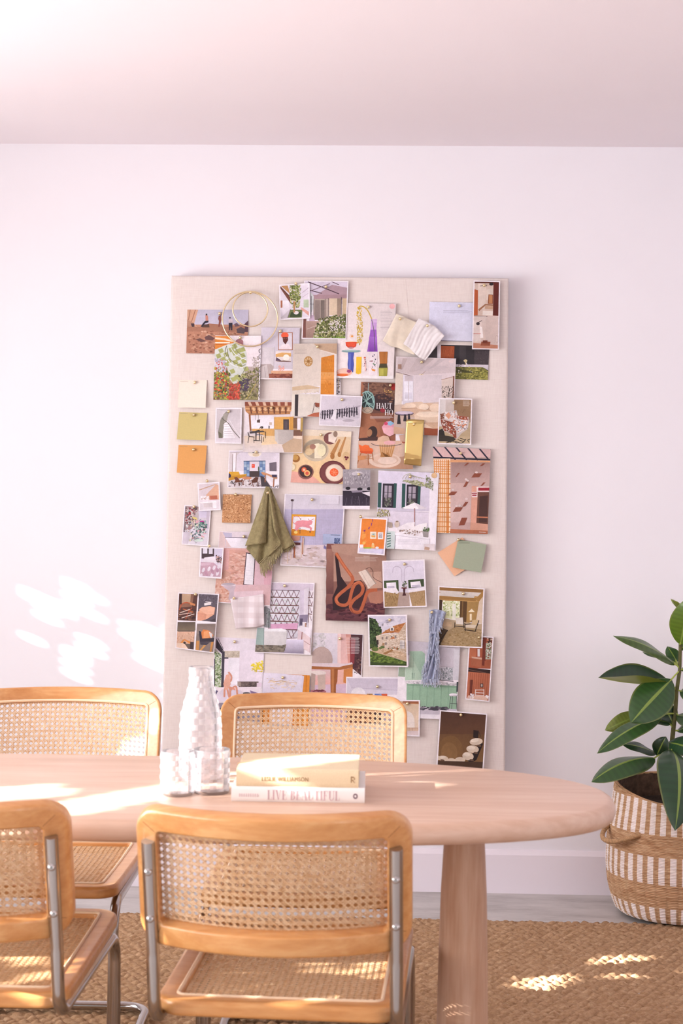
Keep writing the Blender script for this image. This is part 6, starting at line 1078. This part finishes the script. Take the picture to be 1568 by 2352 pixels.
# green terry towel gathered at a pin, fringed along its lower edge
def make_towel():
    ap = onb(*full(5, 930, 70), .02); root = empty('fringed_towel', ap); tag(root, 'olive green fringed terry towel hanging gathered from one pin', 'towel')
    tm = cloth_mat('olive_terry', '9a8d68', .16, 90, .9, (420, 420, 420)); mb = MB(); bell = lambda u, c, w: math.exp(-((u - c) / w) ** 2)
    drape(mb, 5, '935 70 950 66 965 80', '1000 500 1080 625 1120 600 1165 578', 22, 36, lambda u, v: .010 + v * (.012 + .012 * bell(u, .35, .2) + .008 * bell(u, .85, .15)) + .006 * (1 - v), ap)
    drape(mb, 5, '920 80 925 64 945 70 955 80', '748 612 868 757 930 690 1055 578 1040 500', 34, 40, lambda u, v: .013 + v * (.014 + .016 * bell(u, .68, .13) - .010 * bell(u, .45, .10) + .004 * sin(20 * u + 3 * v)) + .007 * (1 - v), ap)
    drape(mb, 5, '916 82 922 64 938 68', '738 588 790 578 860 572 925 562', 24, 40, lambda u, v: .022 + v * (.022 + .012 * bell(u, .55, .3) - .016 * max(0, (u - .82) / .18) ** 2 + .002 * sin(14 * u + 5 * v)) + .004 * (1 - v), ap)
    drape(mb, 5, '938 70 945 66 955 76', '985 420 1000 470 1052 560', 16, 34, lambda u, v: .026 + v * (.012 + .014 * bell(u, .45, .35)), ap)
    body = mb.build('cloth', tm, root, angle=60, solid=.0022, off=0)
    rg = random.Random(3); fm = cloth_mat('olive_yarn', 'a99c78', .2, 200, .5)
    for A, B, n, o0 in (('866 752 1058 572', '880 838 912 862 965 800 1010 720 1068 640', 70, .030), ('1075 615 1130 600 1160 572', '1060 650 1120 640 1168 592', 26, .020), ('1085 500 1140 520', '1120 560 1172 582', 16, .024)):
        fb = MB(); a, b = resample(pr(A), n), resample(pr(B), n)
        for i in range(n):
            j = rg.uniform(-8, 8); k = rg.uniform(.75, 1.08); q = []
            for s_ in range(5):
                t = s_ / 4; x = a[i][0] + (b[i][0] - a[i][0]) * t * k + j * t; y = a[i][1] + (b[i][1] - a[i][1]) * t * k; q.append(onb(*full(5, x, y), o0 + .004 * rg.uniform(-1, 1) * t) - ap)
            fb.tube(q, .0011, 5)
        fb.build('fringe', fm, body)
    hem = MB()
    for dx in (0, 9):
        hem.tube([onb(*full(5, x - dx, y - dx), .034 + .006 * sin(k * .8)) - ap for k, (x, y) in enumerate(resample(pr('866 748 960 660 1052 568'), 14))], .0012, 5)
    hem.build('hem_stitching', fm, body)
    PINS.append((*full(5, 936, 122), .040, 'green towel'))
make_towel()

def swatch(name, label, cat, cr, A, B, nu, nv, off, mat, pins=(), fr=None, solid=.0008, ang=60):
    c = onb(*full(cr, *pr(A)[0]), .01); mb = drape(MB(), cr, A, B, nu, nv, off, c)
    o = mb.build(name, mat, None, angle=ang, solid=solid); o.location = c; tag(o, label, cat)
    for x, y, d in pins: PINS.append((*full(cr, x, y), d, label))
    return o
swatch('fabric_swatch', 'cream linen fabric swatch half under the white crinkled one', 'fabric', 2, '548 366 600 385 660 415 705 432 735 440', '434 592 500 640 570 655 640 690 700 712', 30, 24, lambda u, v: .018 + .003 * sin(6 * u + 2 * v) + .0012 * sin(17 * u - 3 * v) * v + .004 * v, cloth_mat('cream_linen', 'eaddcb', .06, 60, .3), [(578, 410, .026)])
swatch('fabric_swatch', 'white crinkled cotton fabric swatch pinned over cream one', 'fabric', 2, '735 403 800 432 870 470 920 520 950 552', '604 620 650 650 690 690 740 735 790 757', 46, 26, lambda u, v: .028 + (.0011 * sin(46 * u + 2.5 * sin(5 * v)) + .0012 * sin(27 * u - 2 * v + 2 * sin(3 * v + 4 * u))) * (.4 + .6 * u) + .003 * sin(7 * u + 3 * v) + .003 * v, cloth_mat('white_crinkle', 'f0e9ea', .04, 80, .5, (700, 200, 700)), [(806, 468, .036)])
swatch('fabric_swatch', 'small pale checked fabric swatch with wavy edges', 'fabric', 7, '607 212 680 198 760 190 840 178 900 170', '655 478 720 470 780 465 840 462 906 440', 26, 24, lambda u, v: .017 + .002 * sin(8 * u + 3 * v) + .003 * v * sin(12 * u), cloth_mat('pale_check', 'ece2e6', .03, 70, .3, check=('d5c5c8', 9.0)), [(640, 205, .022)])
foil = swatch('foil_strip', 'shiny gold foil strip folded at top, hanging over sofa page', 'foil', 4, '632 380 680 376 730 380 778 383', '610 752 660 757 710 762 755 768', 12, 40, lambda u, v: .024 + .010 * v + .10 * max(0, v - .74 - .06 * u) - .16 * max(0, v - .88 + .05 * u) + .0008 * sin(3 * u + 9 * v), plain('gold_foil', (.80, .60, .24), .42, 1.0, bstr=.25, bscale=14, bdist=.004), [(693, 418, .028)], solid=.0003, ang=7)
MB().add([onb(*full(4, x, y), d) - foil.location for x, y, d in ((631, 379, .026), (779, 382, .026), (779, 408, .030), (628, 404, .030))], [(0, 1, 2, 3)]).build('folded_flap', foil.data.materials[0], foil, solid=.0003)
def make_rag():
    c = onb(*full(8, 930, 240), .02); root = empty('frayed_fabric', c); tag(root, 'pale blue frayed fabric strip hanging over green kitchen page', 'fabric')
    m = cloth_mat('blue_cotton', 'b4bbd3', .12, 60, .5); rg = random.Random(8)
    mb = drape(MB(), 8, '915 228 960 222 1000 228 1037 245', '912 400 945 405 980 400 1005 355', 20, 22, lambda u, v: .026 + .006 * sin(16 * u + 3 * v) + .004 * v, c)
    drape(mb, 8, '920 380 950 390 985 380', '905 560 945 570 985 545', 16, 22, lambda u, v: .028 + .007 * sin(12 * u + 5 * v), c)
    drape(mb, 8, '905 540 945 550 985 530', '862 752 910 770 975 760', 20, 24, lambda u, v: .026 + .008 * sin(15 * u + 4 * v), c)
    mb.build('cloth', m, root, angle=60, solid=.0008)
    fb = MB()
    for k in range(230):
        t = rg.random(); sd = rg.choice((-1, 1)); y = 250 + 500 * t; cx = 965 - 25 * min(1, t * 2) - 25 * max(0, t - .6) * 2; hw = 58 - 30 * sin(pi * min(1, t * 1.25)) + 12 * t
        x = cx + sd * hw * rg.uniform(.3, 1.0); ln = rg.uniform(20, 55); q = [onb(*full(8, x + sd * 10 * s_ / 3 * rg.uniform(.2, 1.4), y + ln * s_ / 3), .034 + .004 * rg.uniform(-1, 1)) - c for s_ in range(4)]; fb.tube(q, .0007, 4)
    for k in range(40):
        x = rg.uniform(865, 975); q = [onb(*full(8, x + rg.uniform(-3, 3) * s_, 735 + rg.uniform(12, 22) * s_), .032 + .004 * rg.uniform(-1, 1)) - c for s_ in range(4)]; fb.tube(q, .0008, 4)
    fb.build('frayed_threads', cloth_mat('blue_thread', 'c6cbdd', .15, 200, .2), root)
    PINS.append((*full(8, 931, 243), .034, 'blue frayed fabric'))
make_rag()

# ------------------------------------------------------------------ gold push pins
pm = MB().sphere((0, -.0048, 0), .0050, 16, 10).tube([(0, -.001, 0), (0, .010, 0)], .0006, 6)
pin0 = None
for x, y, d, lab in PINS:
    if pin0 is None: pin0 = pm.build('push_pin', MT['brass']); o = pin0
    else: o = pin0.copy(); COL.objects.link(o)
    o.location = onb(x, y, d + .0004)
    sub = lab.split(' with ')[0]
    words = sub.split()[:13]
    tag(o, 'gold pin in ' + ' '.join(words), 'push pin', 'gold push pins on the board')
# ------------------------------------------------------------------ light
W = bpy.data.worlds.new('world'); S.world = W; W.use_nodes = True
bg = W.node_tree.nodes['Background']; bg.inputs['Color'].default_value = (.98, .97, 1, 1); bg.inputs['Strength'].default_value = WORLD
EL, AZ = radians(21.5), radians(73)
SD = Vector((sin(AZ) * cos(EL), cos(AZ) * cos(EL), -sin(EL)))       # travel direction
sl = bpy.data.lights.new('sun', 'SUN'); sl.energy = SUN; sl.angle = radians(.53); sl.color = (1, .965, .94)
so = bpy.data.objects.new('sun', sl); COL.objects.link(so); so.rotation_euler = SD.to_track_quat('-Z', 'Y').to_euler()
al = bpy.data.lights.new('window_daylight', 'AREA'); al.shape = 'RECTANGLE'; al.size = 4.8; al.size_y = 1.2; al.spread = radians(150); al.energy = WIN; al.color = (.99, .975, 1)
ao = bpy.data.objects.new('window_daylight', al); COL.objects.link(ao)
ao.matrix_world = Matrix(((0, 0, -1), (1, 0, 0), (0, -1, 0))).to_4x4(); ao.location = (XL - .06, 2.2, 1.36)
# unseen sun blocker added outside the left window, gaps cut to place sun patches
XS = -3.3
def hole(poly):
    out = []
    for p in poly:
        t = (p.x - XS) / SD.x; q = p - SD * t; out.append((q.y, q.z))
    return out
zt = lambda pts, z: [atz(x, y, z) for x, y in pts]
wy = lambda pts: [atY(x, y, YW) for x, y in pts]
gaps = [(hole(g), .35 if i < 5 else .2 if i > 16 else 1.0) for i, g in enumerate((
    wy([(60, 1350), (200, 1335), (245, 1420), (110, 1440)]), wy([(70, 1430), (105, 1420), (90, 1560), (75, 1560)]), wy([(165, 1475), (210, 1470), (205, 1590), (160, 1590)]),
    wy([(300, 1440), (420, 1455), (465, 1560), (330, 1545)]), wy([(385, 1570), (420, 1570), (410, 1740), (375, 1740)]),
    zt([(-40, 1812), (125, 1800), (150, 1826), (-40, 1842)], TZ), zt([(140, 1842), (357, 1808), (545, 1773), (556, 1800), (357, 1834), (160, 1874)], TZ),
    zt([(600, 1748), (818, 1727), (818, 1740), (587, 1771), (560, 1778)], .812),
    [atd(x, y, 3.27) for x, y in ((352, 1740), (525, 1735), (525, 1836), (352, 1840))], [atd(x, y, 3.42) for x, y in ((430, 1525), (498, 1525), (512, 1640), (512, 1800), (404, 1800), (404, 1650))],
    [atd(x, y, 4.2) for x, y in ((-60, 1580), (75, 1600), (70, 1735), (-60, 1735))], [atd(x, y, 4.24) for x, y in ((180, 1592), (212, 1592), (208, 1625), (185, 1625))], [atd(x, y, 4.24) for x, y in ((262, 1605), (292, 1605), (290, 1640), (265, 1640))],
    zt([(0, 2160), (115, 2150), (232, 2110), (222, 2126), (150, 2165), (100, 2186), (0, 2222)], .455),
    zt([(460, 2062), (690, 2050), (690, 2063), (520, 2088), (475, 2102)], .455),
    zt([(1208, 2264), (1240, 2246), (1310, 2232), (1312, 2256), (1268, 2285), (1225, 2280)], 0), zt([(1375, 2212), (1440, 2200), (1500, 2203), (1450, 2220), (1400, 2236)], 0),
    zt([(392, 2310), (425, 2215), (560, 2225), (800, 2260), (905, 2310)], .455), zt([(640, 2200), (905, 2180), (905, 2280), (760, 2235)], .455), zt([(0, 2250), (180, 2180), (165, 2290), (0, 2305)], .455),
))]
def inside(p, poly):
    c = False; n = len(poly)
    for i in range(n):
        (x0, y0), (x1, y1) = poly[i], poly[(i + 1) % n]
        if (y0 > p[1]) != (y1 > p[1]) and p[0] < (x1 - x0) * (p[1] - y0) / (y1 - y0) + x0: c = not c
    return c
sc = MB(); cs = .015
boxes = [(min(q[0] for q in g), max(q[0] for q in g), min(q[1] for q in g), max(q[1] for q in g)) for g, _ in gaps]; lr = random.Random(5)
NY, NZ = int(10.0 / cs), int(3.6 / cs)
for j in range(NZ):
    z = -.1 + j * cs; run = None
    for i in range(NY + 1):
        y = -3.2 + i * cs; c = (y + cs / 2, z + cs / 2)
        op = i == NY or any(b[0] <= c[0] <= b[1] and b[2] <= c[1] <= b[3] and inside(c, g[0]) and lr.random() < g[1] for b, g in zip(boxes, gaps))
        if op:
            if run is not None:
                sc.add([(XS, run, z), (XS, y, z), (XS, y, z + cs), (XS, run, z + cs)], [(0, 1, 2, 3)])
            run = None
        elif run is None: run = y
struct('sun_blocker', sc, plain('blocker_green', '5d6b4a', .9))  # added out of view only to shape the sunlight
